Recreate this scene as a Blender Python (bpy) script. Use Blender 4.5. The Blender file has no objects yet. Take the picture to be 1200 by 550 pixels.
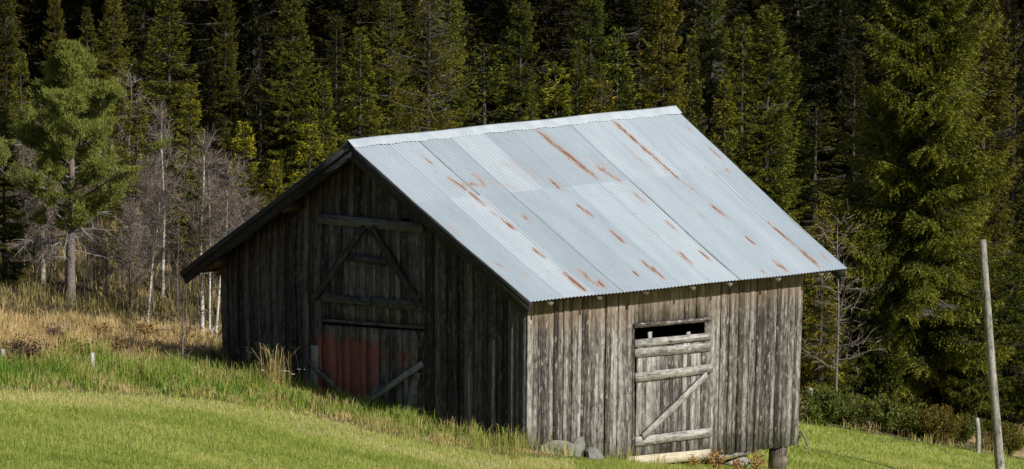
import bpy, math, random
import numpy as np
from mathutils import Matrix, Vector
random.seed(7); R=np.random.default_rng(11)
scene=bpy.context.scene; COL=scene.collection
# ---------------------------------------------------------------- camera numbers
F=4500.; PITCH=.1003; ROLL=.009; HZ=7.162
cp,sp=math.cos(PITCH),math.sin(PITCH)
FW=np.array([0,cp,-sp]); UP0=np.array([0,sp,cp]); RT0=np.array([1.,0,0])
RT=RT0*math.cos(ROLL)+UP0*math.sin(ROLL); UP=UP0*math.cos(ROLL)-RT0*math.sin(ROLL)
EYE=np.array([0,0,HZ])
def proj(P):
    q=np.asarray(P,float)-EYE; z=q@FW
    return np.stack([600+F*(q@RT)/z,275-F*(q@UP)/z],-1)
def ray(px,py):
    d=FW+RT*(px-600)/F-UP*(py-275)/F
    return d/d[1]
# ---------------------------------------------------------------- terrain
def sat(x,a): return a*np.tanh(x/a)
def hbase(x,y):
    x=np.asarray(x,float); y=np.asarray(y,float)
    h=-2.42-.183*sat(x-.3,26)-.078*np.where(y<60.7,sat(y-60.7,60),y-60.7)
    y0=71+np.clip(x+8,-6,17)*.45
    d=y-y0; s=np.log1p(np.exp(np.clip(d/3,-30,30)))*3
    s2=np.log1p(np.exp(np.clip((y-104)/5,-30,30)))*5
    h=h+s*.092+np.minimum(s2,200)*.16-.0*s
    h=h+.05*np.sin(x*.9+.4*y)*np.sin(y*.55+1)+.03*np.sin(x*2.3+1)*np.sin(y*1.7)
    return h
def ground_at(px,py):
    d=ray(px,py); t=40.
    for k in range(4000):
        P=EYE+d*t
        if P[2]<=hbase(P[0],P[1]): break
        t+=.05
    return P
# ---------------------------------------------------------------- barn frame
TH=.8763; CX=.245; W=7.5287; L=8.6276; H=2.4049
S=np.array([math.cos(TH),math.sin(TH),0]); G=np.array([-math.sin(TH),math.cos(TH),0])
C0=np.array([CX,60.,0.])
AN=.50; AF=L-.60; BN=.43; BF=W-.46; ZB=-2.8
dE=np.zeros((2,2,3)); dB=np.zeros((2,2,3)); dR=np.zeros((2,3))
def warp(P):
    P=np.asarray(P,float); sh=P.shape; P=P.reshape(-1,3)
    a,b,z=P[:,0],P[:,1],P[:,2]
    u=np.clip(a/L,-.1,1.1)[:,None]; v=np.clip(b/W,-.1,1.1)[:,None]
    def bil(D): return (1-u)*(1-v)*D[0,0]+u*(1-v)*D[1,0]+(1-u)*v*D[0,1]+u*v*D[1,1]
    e=bil(dE); bb=bil(dB); r=(1-u)*dR[0]+u*dR[1]
    tb=np.clip(z/ZB,0,1.4)[:,None]; tr=np.clip(z/H,0,1)[:,None]
    d=np.where(z[:,None]<0,(1-tb)*e+tb*bb,(1-tr)*e+tr*r)
    return (C0+a[:,None]*S+b[:,None]*G+z[:,None]*np.array([0,0,1.])+d).reshape(sh)
def fixup(D,i,loc,tx,ty):
    for _ in range(12):
        w=warp(loc); q=proj(w); sc=(w[1])/F
        D[i][0]+=(tx-q[0])*sc
        if ty is not None: D[i][2]-=(ty-q[1])*sc
for _ in range(3):
    fixup(dE,(0,0),[0,0,0],620,352); fixup(dE,(1,0),[L,0,0],988,314); fixup(dE,(0,1),[0,W,0],214,318)
    dE[1,1]=dE[1,0]+dE[0,1]-dE[0,0]
    fixup(dR,(0,),[0,W/2,H],410,170) if False else None
    for i,(tx,ty) in enumerate([(410,169),(790,129)]):
        for _k in range(12):
            w=warp([L*i,W/2,H]); q=proj(w); sc=w[1]/F
            dR[i,0]+=(tx-q[0])*sc; dR[i,2]-=(ty-q[1])*sc
for _ in range(4):
    for (ix,loc,tx) in (((0,0),[AN,BN,-2.42],617.),((1,0),[AF,BN,-3.18],934.),((0,1),[AN,BF,-1.8],264.5)):
        for _k in range(6):
            w=warp(loc); q=proj(w); dB[ix][0]+=(tx-q[0])*w[1]/F
    dB[1,1]=dB[1,0]+dB[0,1]-dB[0,0]
ZS=np.zeros(3)
def inv(px,py,f,p0,q0):
    p=np.array([p0,q0],float); T=np.array([px,py],float)
    for _ in range(12):
        r=proj(warp(f(*p)))-T; J=np.zeros((2,2))
        for i in range(2):
            d=p.copy(); d[i]+=1e-4; J[:,i]=(proj(warp(f(*d)))-T-r)/1e-4
        p=p-np.linalg.solve(J,r)
    return p
def side(px,py): return inv(px,py,lambda a,z:[a,BN-.02,z],4,-1)     # -> a,z on the long wall
def gab(px,py): return inv(px,py,lambda b,z:[AN-.02,b,z],4,-1)      # -> b,z on the gable
def roofz(b): return H*(1-abs(b-W/2)/(W/2))
def roof(px,py): return inv(px,py,lambda a,b:[a,b,H*b/(W/2)],4,2)   # -> a,b on the front slope
# ---------------------------------------------------------------- materials
class NT:
    def __init__(s,name):
        s.m=bpy.data.materials.new(name); s.m.use_nodes=True; s.t=s.m.node_tree; s.t.nodes.clear()
        s.out=s.n('ShaderNodeOutputMaterial'); s.b=s.n('ShaderNodeBsdfPrincipled')
        s.l(s.b.outputs[0],s.out.inputs[0]); s.b.inputs['Roughness'].default_value=.85
        s.b.inputs['Specular IOR Level'].default_value=.25
    def n(s,t,**k):
        o=s.t.nodes.new(t)
        for a,v in k.items(): setattr(o,a,v)
        return o
    def l(s,a,b): s.t.links.new(a,b)
    def attr(s,name,kind='GEOMETRY'):
        o=s.n('ShaderNodeAttribute'); o.attribute_name=name; o.attribute_type=kind; return o
    def mapv(s,v,scale):
        o=s.n('ShaderNodeVectorMath',operation='MULTIPLY'); s.l(v,o.inputs[0]); o.inputs[1].default_value=scale; return o.outputs[0]
    def noise(s,v,scale=1,detail=4,rough=.6,dist=0):
        o=s.n('ShaderNodeTexNoise'); s.l(v,o.inputs['Vector']); o.inputs['Scale'].default_value=scale
        o.inputs['Detail'].default_value=detail; o.inputs['Roughness'].default_value=rough; o.inputs['Distortion'].default_value=dist
        return o.outputs['Fac']
    def vor(s,v,scale=1):
        o=s.n('ShaderNodeTexVoronoi'); s.l(v,o.inputs['Vector']); o.inputs['Scale'].default_value=scale; return o.outputs['Distance']
    def ramp(s,f,stops):
        o=s.n('ShaderNodeValToRGB'); s.l(f,o.inputs[0]); e=o.color_ramp.elements
        while len(e)<len(stops): e.new(.5)
        for x,(p,c) in zip(e,stops):
            x.position=p; x.color=(*c,1) if not isinstance(c,(int,float)) else (c,c,c,1)
        return o.outputs[0]
    def math(s,op,a,b=None,c=None,clamp=False):
        o=s.n('ShaderNodeMath',operation=op); o.use_clamp=clamp
        for i,x in enumerate((a,b,c)):
            if x is None: continue
            if isinstance(x,(int,float)): o.inputs[i].default_value=x
            else: s.l(x,o.inputs[i])
        return o.outputs[0]
    def mix(s,f,a,b,mode='MIX'):
        o=s.n('ShaderNodeMix',data_type='RGBA',blend_type=mode)
        for i,x in ((0,f),(6,a),(7,b)):
            if isinstance(x,(int,float)): o.inputs[i].default_value=x
            elif isinstance(x,tuple): o.inputs[i].default_value=(*x,1)
            else: s.l(x,o.inputs[i])
        return o.outputs[2]
    def bump(s,h,d=.01,st=1):
        o=s.n('ShaderNodeBump'); s.l(h,o.inputs['Height']); o.inputs['Distance'].default_value=d; o.inputs['Strength'].default_value=st
        s.l(o.outputs[0],s.b.inputs['Normal'])
    def col(s,c): s.l(c,s.b.inputs['Base Color'])
def obpos(m): return m.n('ShaderNodeTexCoord').outputs['Object']
# weathered boards: lc = (across, depth, along) metres, pid = random per board
def wood(name,c_dark,c_mid,c_light,brown=None,btop=None,red=False,bright=1.):
    m=NT(name); lc=m.attr('lc').outputs['Vector']; pid=m.attr('pid').outputs['Fac']
    streak=m.noise(m.mapv(lc,(75,20,1.8)),1,5,.7,.5)
    fine=m.noise(m.mapv(lc,(170,60,7)),1,3,.65)
    blot=m.noise(m.mapv(lc,(17,7,6.5)),1,5,.7,.6)
    big=m.noise(m.mapv(lc,(9,4,.9)),1,3,.55)
    f=m.math('MULTIPLY_ADD',streak,.6,m.math('MULTIPLY',fine,.35))
    f=m.math('MULTIPLY_ADD',big,.35,m.math('SUBTRACT',f,.40)); f=m.math('MULTIPLY_ADD',blot,.55,f)
    f=m.math('SUBTRACT',f,.04)
    f=m.math('ADD',f,m.math('MULTIPLY_ADD',pid,.20,-.10),clamp=True)
    c=m.ramp(f,[(.36,c_dark),(.50,c_mid),(.68,c_light)])
    hue=m.noise(m.mapv(lc,(5,3,.5)),1,2,.5)
    c=m.mix(m.math('MULTIPLY',m.math('GREATER_THAN',hue,-1),m.ramp(hue,[(.52,0.),(.70,.3)])),c,m.mix(.5,c,(.20*bright,.14*bright,.095*bright),'MIX'))
    # knots: bright weather-bleached rims round a dark core
    wob=m.n('ShaderNodeVectorMath',operation='ADD'); m.l(m.mapv(lc,(9,3,4.2)),wob.inputs[0]); nc=m.n('ShaderNodeTexNoise'); m.l(m.mapv(lc,(14,5,7)),nc.inputs['Vector']); sc_=m.n('ShaderNodeVectorMath',operation='SCALE'); m.l(nc.outputs['Color'],sc_.inputs[0]); sc_.inputs['Scale'].default_value=.7; m.l(sc_.outputs[0],wob.inputs[1]); kv=m.vor(wob.outputs[0],1)
    c=m.mix(m.math('MULTIPLY',m.ramp(kv,[(.12,.8),(.24,0.)]),m.ramp(fine,[(.35,0.),(.6,1.)])),c,tuple(min(1,x*1.25) for x in c_light))
    c=m.mix(m.ramp(kv,[(.05,.9),(.09,0.)]),c,tuple(x*.5 for x in c_dark)); c=m.mix(m.ramp(blot,[(.30,.7),(.38,0.)]),c,tuple(x*.8 for x in c_dark))
    if brown:
        pos=m.attr('bz').outputs['Fac']   # height along the wall measured from the eave or ridge line
        t=m.math('ADD',pos,m.math('MULTIPLY_ADD',big,.9,-.45))
        t=m.math('ADD',t,m.math('MULTIPLY_ADD',pid,.25,-.12))
        k=m.ramp(m.math('MULTIPLY_ADD',t,1/2.,.5),[(btop[0],0.),(btop[1],brown[3])])
        c=m.mix(k,c,m.mix(.75,c,m.mix(streak,tuple(x*.45 for x in brown[:3]),tuple(x*1.6 for x in brown[:3]))))
    if red:
        rd=m.attr('red').outputs['Fac']
        n=m.noise(m.mapv(lc,(13,6,5.5)),1,6,.8)
        t=m.math('ADD',m.math('MULTIPLY_ADD',n,3.6,-1.95),m.math('MULTIPLY_ADD',pid,.6,-.3)); t=m.math('ADD',t,rd)
        k=m.math('MULTIPLY',m.ramp(t,[(.38,0.),(.52,.85)]),m.ramp(rd,[(.03,0.),(.30,1.)])); k=m.math('MULTIPLY',k,m.ramp(streak,[(.38,.35),(.5,1.)]))
        c=m.mix(k,c,m.mix(m.math('MULTIPLY_ADD',pid,.4,m.math('MULTIPLY_ADD',streak,1.2,-.3),clamp=True),(.12,.032,.024),(.42,.115,.085)))
    m.col(c); m.bump(m.math('MULTIPLY_ADD',fine,.4,streak),.0015,.6)
    m.b.inputs['Roughness'].default_value=.85
    return m.m
M={}
M['side']=wood('weathered_grey_boards',(.022,.018,.016),(.125,.112,.100),(.47,.45,.425),brown=(.23,.155,.10,.8),btop=(.22,.50))
M['door']=wood('pale_weathered_door_boards',(.035,.030,.026),(.17,.157,.145),(.48,.46,.43))
M['rail']=wood('silver_weathered_rails',(.05,.046,.042),(.22,.208,.193),(.50,.485,.46))
M['sill']=wood('new_pale_timber',(.22,.18,.12),(.42,.36,.26),(.6,.54,.42))
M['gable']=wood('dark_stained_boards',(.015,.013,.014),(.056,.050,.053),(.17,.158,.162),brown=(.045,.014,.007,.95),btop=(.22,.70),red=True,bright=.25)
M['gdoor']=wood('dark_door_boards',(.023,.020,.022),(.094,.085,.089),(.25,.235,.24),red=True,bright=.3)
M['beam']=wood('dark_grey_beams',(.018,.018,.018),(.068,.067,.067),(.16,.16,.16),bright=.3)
M['gbrace']=wood('grey_braces',(.07,.066,.062),(.20,.195,.19),(.36,.35,.34),bright=.5)
M['barge']=wood('tarred_barge_boards',(.010,.010,.012),(.026,.026,.030),(.06,.06,.064),bright=.2)
M['deck']=wood('brown_roof_boards',(.03,.018,.01),(.08,.045,.025),(.16,.09,.05),bright=.5)
M['raf']=wood('grey_rafter_ends',(.07,.055,.045),(.17,.145,.12),(.28,.25,.22))
M['post']=wood('grey_post_wood',(.09,.08,.07),(.26,.24,.22),(.44,.42,.39))
M['oldpost']=wood('old_brown_post_wood',(.03,.024,.02),(.10,.08,.065),(.24,.21,.18))
M['pale']=wood('bleached_stake_wood',(.2,.19,.18),(.42,.4,.38),(.62,.6,.58))
def metal():
    m=NT('galvanised_corrugated_sheet'); lc=m.attr('lc').outputs['Vector']; pid=m.attr('pid').outputs['Fac']; rust=m.attr('rust').outputs['Fac']
    n1=m.noise(m.mapv(lc,(2.5,1,.7)),1,4,.6); n2=m.noise(m.mapv(lc,(30,1,2.5)),1,4,.6)
    f=m.math('MULTIPLY_ADD',n1,.5,m.math('MULTIPLY',n2,.25)); f=m.math('ADD',f,m.math('MULTIPLY_ADD',pid,.36,-.05))
    c=m.ramp(f,[(.3,(.31,.37,.425)),(.55,(.41,.475,.54)),(.8,(.53,.59,.65))])
    sx=m.n('ShaderNodeSeparateXYZ'); m.l(lc,sx.inputs[0]); wv_=m.math('SINE',m.math('MULTIPLY',sx.outputs[0],2*math.pi/.092)); c=m.mix(m.math('MULTIPLY',m.math('MULTIPLY_ADD',wv_,-.5,.5),.55),c,(.25,.29,.33))  # corrugation shading painted into the base colour: valleys darker than crests
    n3=m.noise(m.mapv(lc,(45,1,7)),1,6,.75); n4=m.noise(m.mapv(lc,(9,1,2)),1,3,.6)
    r=m.math('ADD',m.math('MULTIPLY_ADD',rust,.95,-.62),m.math('MULTIPLY_ADD',n3,2.0,m.math('MULTIPLY_ADD',n4,.9,-1.12)))
    k=m.ramp(r,[(.24,0.),(.58,1.)])
    k=m.math('MULTIPLY',k,m.ramp(rust,[(.02,0.),(.12,1.)]))
    rc=m.mix(n3,(.09,.036,.018),(.33,.155,.08))
    halo=m.math('MULTIPLY',m.ramp(rust,[(.02,0.),(.5,.6)]),m.ramp(m.math('ADD',n4,m.math('MULTIPLY_ADD',n3,.8,-.4)),[(.35,0.),(.6,1.)]))
    sp=m.noise(m.mapv(lc,(38,1,11)),1,4,.7); sp2=m.noise(m.mapv(lc,(3,1,1)),1,2,.5)
    spk=m.math('MULTIPLY',m.ramp(sp,[(.70,0.),(.76,.6)]),m.ramp(sp2,[(.45,0.),(.65,1.)]))
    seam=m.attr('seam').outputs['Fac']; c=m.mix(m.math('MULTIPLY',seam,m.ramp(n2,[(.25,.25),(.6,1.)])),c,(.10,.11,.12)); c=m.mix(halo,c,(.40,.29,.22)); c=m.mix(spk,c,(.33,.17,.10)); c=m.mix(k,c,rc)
    m.col(c); m.b.inputs['Metallic'].default_value=0.
    m.l(m.ramp(k,[(0,.42),(1,.9)]),m.b.inputs['Roughness']); m.b.inputs['Specular IOR Level'].default_value=.45
    return m.m
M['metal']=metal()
def simple(name,c1,c2,scale=3,rough=.9,detail=5,bumpd=.02,extra=None):
    m=NT(name); p=obpos(m); n=m.noise(p,scale,detail,.65); c=m.ramp(n,[(.3,c1),(.7,c2)])
    if extra:
        c=m.mix(m.ramp(m.noise(p,extra[1],4,.6),[(.5,0.),(.62,extra[2])]),c,extra[0])
    m.col(c); m.b.inputs['Roughness'].default_value=rough
    if bumpd: m.bump(n,bumpd,1)
    return m.m
M['flash']=simple('ridge_flashing_metal',(.32,.37,.42),(.46,.51,.56),2.5,.5,4,0)
M['rock']=simple('grey_stone',(.17,.17,.16),(.38,.37,.35),5,.9,6,.02,((.12,.13,.08),9,.5))
M['slab']=simple('grey_slate_slab',(.13,.13,.11),(.25,.24,.21),6,.85,6,.008,((.18,.19,.14),5,.6))
M['slate']=simple('dark_slate_stone',(.13,.135,.13),(.22,.225,.21),6,.8,6,.008)
M['white_rock']=simple('pale_stone',(.34,.33,.32),(.6,.59,.57),5,.9,6,.02)
M['interior']=simple('dark_dirt_floor',(.03,.025,.02),(.06,.05,.04),3)
M['bark']=simple('conifer_bark',(.04,.032,.027),(.11,.095,.08),14,.95,5,.02)
M['pinebark']=simple('pine_bark',(.11,.09,.08),(.26,.22,.2),12,.95,5,.02)
M['deadwood']=simple('grey_dead_wood',(.20,.18,.165),(.42,.39,.36),10,.95,5,.01)
M['thicket']=simple('bare_twig_bark',(.085,.065,.058),(.21,.17,.15),6,.95,3,0)
M['lichen']=simple('lichen_grey_twigs',(.09,.085,.07),(.23,.22,.19),8,.95,4,0)
def birchbark():
    m=NT('birch_bark'); p=obpos(m); n=m.noise(m.mapv(p,(8,8,30)),1,4,.6); n2=m.noise(p,2.5,3,.5)
    c=m.ramp(m.math('MULTIPLY_ADD',n2,.35,m.math('MULTIPLY',n,.65)),[(.38,(.06,.05,.05)),(.47,(.50,.47,.44)),(.7,(.75,.73,.70))])
    m.col(c); return m.m
M['birch']=birchbark()
# leaves and blades: thin, slightly translucent; tint = per-leaf value, object colour shifts hue per plant and paints sun or shade on spruces
def leaf(name,stops,trans=.25,objvar=.35,spec=.2,rough=.6):
    m=NT(name); t=m.attr('tint').outputs['Fac']; oi=m.n('ShaderNodeObjectInfo')
    f=m.math('ADD',t,m.math('MULTIPLY_ADD',oi.outputs['Random'],objvar,-objvar/2),clamp=True)
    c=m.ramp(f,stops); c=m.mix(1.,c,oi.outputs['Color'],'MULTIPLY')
    m.col(c); m.b.inputs['Roughness'].default_value=rough; m.b.inputs['Specular IOR Level'].default_value=spec
    tr=m.n('ShaderNodeBsdfTranslucent'); m.l(c,tr.inputs[0]); mx=m.n('ShaderNodeMixShader'); mx.inputs[0].default_value=trans
    m.l(m.b.outputs[0],mx.inputs[1]); m.l(tr.outputs[0],mx.inputs[2]); m.l(mx.outputs[0],m.out.inputs[0])
    return m.m
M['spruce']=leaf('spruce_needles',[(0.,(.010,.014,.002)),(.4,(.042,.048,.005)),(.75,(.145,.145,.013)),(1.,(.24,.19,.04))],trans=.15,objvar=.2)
M['pine']=leaf('pine_needles',[(0.,(.07,.09,.018)),(.5,(.18,.205,.038)),(1.,(.31,.33,.075))],objvar=0)
M['twig']=leaf('bare_twigs',[(0.,(.09,.070,.060)),(.5,(.165,.130,.113)),(1.,(.28,.235,.205))],trans=.0,objvar=.2)
M['shrub']=leaf('shrub_leaves',[(0.,(.05,.07,.015)),(.5,(.11,.14,.03)),(1.,(.22,.2,.05))],objvar=.2)
M['weed']=leaf('rusty_weed_leaves',[(0.,(.20,.08,.03)),(.5,(.46,.22,.09)),(1.,(.45,.38,.10))],objvar=.2)
M['cone']=leaf('brown_cones',[(0.,(.12,.07,.03)),(1.,(.26,.165,.08))],trans=0,objvar=0)
M['grass']=leaf('mown_grass_blades',[(0.,(.18,.24,.04)),(.4,(.35,.425,.085)),(.75,(.54,.54,.17)),(1.,(.72,.62,.35))],trans=.5,objvar=0)
M['tall']=leaf('tall_grass_blades',[(0.,(.10,.20,.025)),(.4,(.24,.36,.05)),(.6,(.36,.36,.09)),(1.,(.60,.45,.22))],trans=.35,objvar=0)
M['dry']=leaf('dry_grass_blades',[(0.,(.16,.14,.045)),(.30,(.48,.36,.16)),(1.,(.74,.56,.28))],trans=.3,objvar=0)
M['petal']=simple('cream_flower_heads',(.4,.38,.32),(.6,.58,.5),20,.8,2,0)
# ---------------------------------------------------------------- mesh helpers
def mk(name,V,Fc,mat,parent=None,attrs=None,smooth=False,k=None,link=True):
    me=bpy.data.meshes.new(name); V=np.asarray(V,np.float32); Fc=np.asarray(Fc,np.int32); k=Fc.shape[1]
    me.vertices.add(len(V)); me.vertices.foreach_set('co',V.ravel())
    me.loops.add(Fc.size); me.loops.foreach_set('vertex_index',Fc.ravel())
    me.polygons.add(len(Fc)); me.polygons.foreach_set('loop_start',np.arange(0,Fc.size,k,dtype=np.int32))
    me.polygons.foreach_set('loop_total',np.full(len(Fc),k,np.int32))
    if smooth: me.polygons.foreach_set('use_smooth',np.ones(len(Fc),bool))
    me.update(calc_edges=True)
    for n,(dom,typ,arr) in (attrs or {}).items():
        at=me.attributes.new(n,typ,dom); at.data.foreach_set('vector' if typ=='FLOAT_VECTOR' else 'value',np.asarray(arr,np.float32).ravel())
    me.materials.append(mat)
    o=bpy.data.objects.new(name,me)
    if link: COL.objects.link(o)
    if parent: o.parent=parent
    return o
def thing(name,label,cat,loc=(0,0,0),group=None,kind=None,rotz=0):
    o=bpy.data.objects.new(name,None); COL.objects.link(o); o.location=loc; o.rotation_euler=(0,0,rotz); o.empty_display_size=.1
    return tag(o,label,cat,group,kind)
def tag(o,label=None,cat=None,group=None,kind=None):
    if label: o['label']=label
    if cat: o['category']=cat
    if group: o['group']=group
    if kind: o['kind']=kind
    return o
CUBEF=np.array([[0,3,2,1],[4,5,6,7],[0,1,5,4],[1,2,6,5],[2,3,7,6],[3,0,4,7]])
class Boards:
    """oriented boards in barn coordinates, all pieces of ONE part"""
    def __init__(s): s.V=[];s.F=[];s.lc=[];s.pid=[];s.bz=[];s.red=[]
    def add(s,base,across,along,thick,w,l,t,l2=None,pid=None,seg=1,taper=0,red=None,jit=.0):
        """board from base; across/along/thick are vectors; w,l,t sizes; l2 = length at the far edge (slanted end)"""
        base=np.asarray(base,float); A=np.asarray(across,float);B=np.asarray(along,float);T=np.asarray(thick,float)
        l2=l if l2 is None else l2; o=len(s.V); p=random.random() if pid is None else pid; off=np.array([random.random()*50,random.random()*9,random.random()*50])
        rows=[]
        for i in range(seg+1):
            f=i/seg
            for (u,d) in ((0,0),(w,0),(w,t),(0,t)):
                ll=(l if u==0 else l2)*f; uu=u*(1-taper*f)
                P=base+A*uu+B*ll+T*d; s.V.append(P); s.lc.append([uu+off[0],d+off[1],ll+off[2]]); 
                s.pid.append(p); s.bz.append(P[2]); s.red.append(0 if red is None else red(P))
        for i in range(seg):
            q=o+4*i
            for j in range(4):
                s.F.append([q+j,q+(j+1)%4,q+4+(j+1)%4,q+4+j])
        s.F.append([o+3,o+2,o+1,o]); q=o+4*seg; s.F.append([q,q+1,q+2,q+3])
    def build(s,name,mat,parent,bzf=None,wf=warp,origin=None):
        V=np.array(s.V); bz=np.array(s.bz) if bzf is None else bzf(V)
        Wd=wf(V) if wf else V
        if origin is not None: Wd=Wd-np.asarray(origin)
        o=mk(name,Wd,s.F,mat,parent,{'lc':('POINT','FLOAT_VECTOR',s.lc),'pid':('POINT','FLOAT',s.pid),'bz':('POINT','FLOAT',bz),'red':('POINT','FLOAT',s.red)})
        return o
X=np.array([1.,0,0]);Y=np.array([0,1.,0]);Z=np.array([0,0,1.])
# ---------------------------------------------------------------- BARN
BO=warp(np.array([AN,BN,-2.42]))
barn=thing('barn','weathered grey timber barn with a rusty corrugated metal roof, on the grassy slope','barn',BO)
class BB(Boards):
    def build(s,name,mat,parent=barn,bzf=None,wf=warp,origin=BO): return Boards.build(s,name,mat,parent,bzf,wf,origin)
# --- long sunlit wall (plane b=BN, outside towards -b)
bl=[side(*p) for p in ((619,532),(708,546),(740,549),(742,535),(838,533),(934,522))]
def zbot(a): return np.interp(a,[q[0] for q in bl],[q[1] for q in bl])
dl=side(743,384); dr=side(829,376)
dA0,dA1=dl[0],dr[0]; dtopL,dtopR=dl[1],dr[1]
ztop=roofz(BN)-.10
seam=side(708,450)[0]
sw=BB(); a=AN; i=0
def lint(a): return np.interp(a,[dA0,dA1],[dtopL,dtopR])
edges=[AN]
while edges[-1]<AF-.05:
    w=random.choice([.10,.11,.12,.13,.15,.17]); nx=edges[-1]+w
    for e in (seam,dA0,dA1,AF):
        if edges[-1]<e-1e-6 and nx>e-.06: nx=e; break
    edges.append(nx)
for i in range(len(edges)-1):
    a0,a1=edges[i],edges[i+1]; proud=random.choice([0,.006,.02,.028]) if i%2 else random.choice([0,0,.004]); gap=random.uniform(.005,.013)
    if abs(a0-seam)<1e-3: gap=.016; proud=.03
    am=(a0+a1)/2; zb=zbot(am)-random.uniform(-.02,.02)
    if am>AF-1.6: zb=zbot(am)+random.uniform(-.012,.012)
    if dA0-1e-4<=a0 and a1<=dA1+1e-4:
        z0=lint(am)+.06
        sw.add([a0+gap,BN,z0],X,Z,-Y,a1-a0-gap,ztop-z0,.022+proud,seg=2)
    else:
        sl=random.uniform(-.012,.012)
        sw.add([a0+gap,BN,zb],X,Z,-Y,a1-a0-gap,ztop-zb,.022+proud,seg=5)
side_wall=sw.build('long_wall',M['side'],bzf=lambda V:V[:,2]+.2)
# corner board at the near corner
cb=BB(); cb.add([AN-.03,BN-.004,-2.55],X,Z,-Y,.10,2.55+ztop,.03,seg=4,pid=.95); cb.build('corner_board',M['side'],bzf=lambda V:V[:,2])
# dark inner lining so that gaps show darkness of the inside: real boards of the rear walls
rw=BB(); b=BN
while b<BF:
    w=random.uniform(.12,.18); w=min(w,BF-b+.001); rw.add([AF,b,-3.15],Y,Z,X,w-.002,roofz(b)-.1+3.15,.024,roofz(b+w)-.1+3.15); b+=w
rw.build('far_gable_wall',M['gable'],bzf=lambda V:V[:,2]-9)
rw=BB(); a=AN
while a<AF:
    w=random.uniform(.12,.18); w=min(w,AF-a+.001); rw.add([a,BF,-3.1],X,Z,Y,w-.002,roofz(BF)-.1+3.1,.024); a+=w
rw.build('rear_wall',M['side'],bzf=lambda V:V[:,2])
# floor
fl=BB(); 
a=AN+.06
while a<AF-.1:
    fl.add([a,BN+.03,-2.36],X,Y,Z,.19,BF-BN-.06,.04); a+=.2
fl.build('floor_boards',M['deck'])
# --- gable wall (plane a=AN, outside towards -a)
gb=[gab(*p) for p in ((264.5,440),(340,462),(440,497),(520,518),(617,534))]
gb=sorted([tuple(q) for q in gb])
def gbot(b): return np.interp(b,[q[0] for q in gb],[q[1] for q in gb])-.12
hxl,hz1=gab(379,262); hxr,_=gab(496,262); hzb=gab(437,376)[1]; lxl=gab(378,430)[0]; lxr=gab(500,430)[0]
b_lo,b_hi=min(lxl,lxr),max(lxl,lxr)
rc1=[gab(*p) for p in ((372,394),(378,393),(420,393),(496,407),(504,412))]
def redf(P):
    b,z=P[1],P[2]; q=proj(warp([AN,b,z])); x,y=q
    top=np.interp(x,[340,378,430,500,520],[400,394,398,414,420]); bot=np.interp(x,[340,378,420,431,440,470,500],[412,470,478,472,445,430,422])
    v=min(1,max(0,(y-top+10)/20))*min(1,max(0,(bot-y+18)/36)); e=min(1,max(0,(x-362)/18))*min(1,max(0,(512-x)/26))
    e=max(e,.0)
    return v*e*(.95 if x<432 else .62)
gw=BB(); b=BN; i=0
hole=gab(473,270)
while b<BF-1e-4:
    w=random.choice([.10,.12,.13,.15,.17]); 
    if b+w>BF-.05: w=BF-b
    for e in (b_lo,b_hi):
        if b<e-1e-6 and b+w>e-.05: w=e-b; break
    proud=random.choice([0,.018,.026]) if i%2 else random.choice([0,.004]); g=random.uniform(.002,.007)
    bm=b+w/2; zb=gbot(bm)
    zt0,zt1=roofz(b)-.09,roofz(b+w)-.09
    inside=b_lo-1e-4<=b and b+w<=b_hi+1e-4
    if inside: zb=hz1+.02
    if b<=hole[0]<b+w:
        for z0,z1 in ((zb,hole[1]-.12 if not inside else zb+.03),(hole[1]+.12 if not inside else hole[1]+.2,None)):
            if z1 is None: gw.add([AN,b+g,z0],Y,Z,-X,w-g,zt0-z0,.022+proud,zt1-z0,seg=4,red=redf)
            elif z1-z0>.04: gw.add([AN,b+g,z0],Y,Z,-X,w-g,z1-z0,.022+proud,seg=2,red=redf)
    else: gw.add([AN,b+g,zb],Y,Z,-X,w-g,zt0-zb,.022+proud,zt1-zb,seg=14,red=redf)
    b+=w; i+=1
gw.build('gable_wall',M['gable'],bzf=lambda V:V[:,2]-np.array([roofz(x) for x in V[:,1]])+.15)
cb=BB(); cb.add([AN-.026,BF-.08,gbot(BF)],Y,Z,-X,.1,roofz(BF)-.09-gbot(BF),.02,seg=3); cb.build('corner_board',M['gable'],bzf=lambda V:V[:,2]-9)
# loft hatch: two leaves of boards, head beam, lower beam, middle rail, two diagonal braces
def bar(mb,p,q,width,thick,depth,f='g',**k):
    """a bar between two pixels on a wall, lying `depth` proud of it"""
    P=gab(*p) if f=='g' else side(*p); Q=gab(*q) if f=='g' else side(*q)
    if f=='g': P=np.array([AN-depth,P[0],P[1]]);Q=np.array([AN-depth,Q[0],Q[1]]); T=-X
    else: P=np.array([P[0],BN-depth,P[1]]);Q=np.array([Q[0],BN-depth,Q[1]]); T=-Y
    d=Q-P; l=np.linalg.norm(d); d/=l; ac=np.cross(d,T); ac/=np.linalg.norm(ac)
    mb.add(P-ac*width/2,ac,d,T,width,l,thick,seg=6,**k)
hatch=BB(); b=b_lo+.01; mid=gab(437,360)[0]
while b<b_hi-.01:
    w=random.choice([.11,.13,.15,.17]); 
    if b<mid-.005 and b+w>mid-.06: w=mid-b-.0
    if b+w>b_hi-.06: w=b_hi-.01-b
    gg=.014 if abs(b-mid)<1e-3 else random.uniform(.004,.009)
    z0=np.interp(b,[b_lo,b_hi],[gab(500,385)[1],gab(378,378)[1]])
    hatch.add([AN-.004,b+gg,z0+.03],Y,Z,-X,w-gg,hz1+.06-z0,.022+random.choice([0,.004,.01]),seg=6); b+=w
ho=hatch.build('loft_hatch',M['gdoor'])
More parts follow.
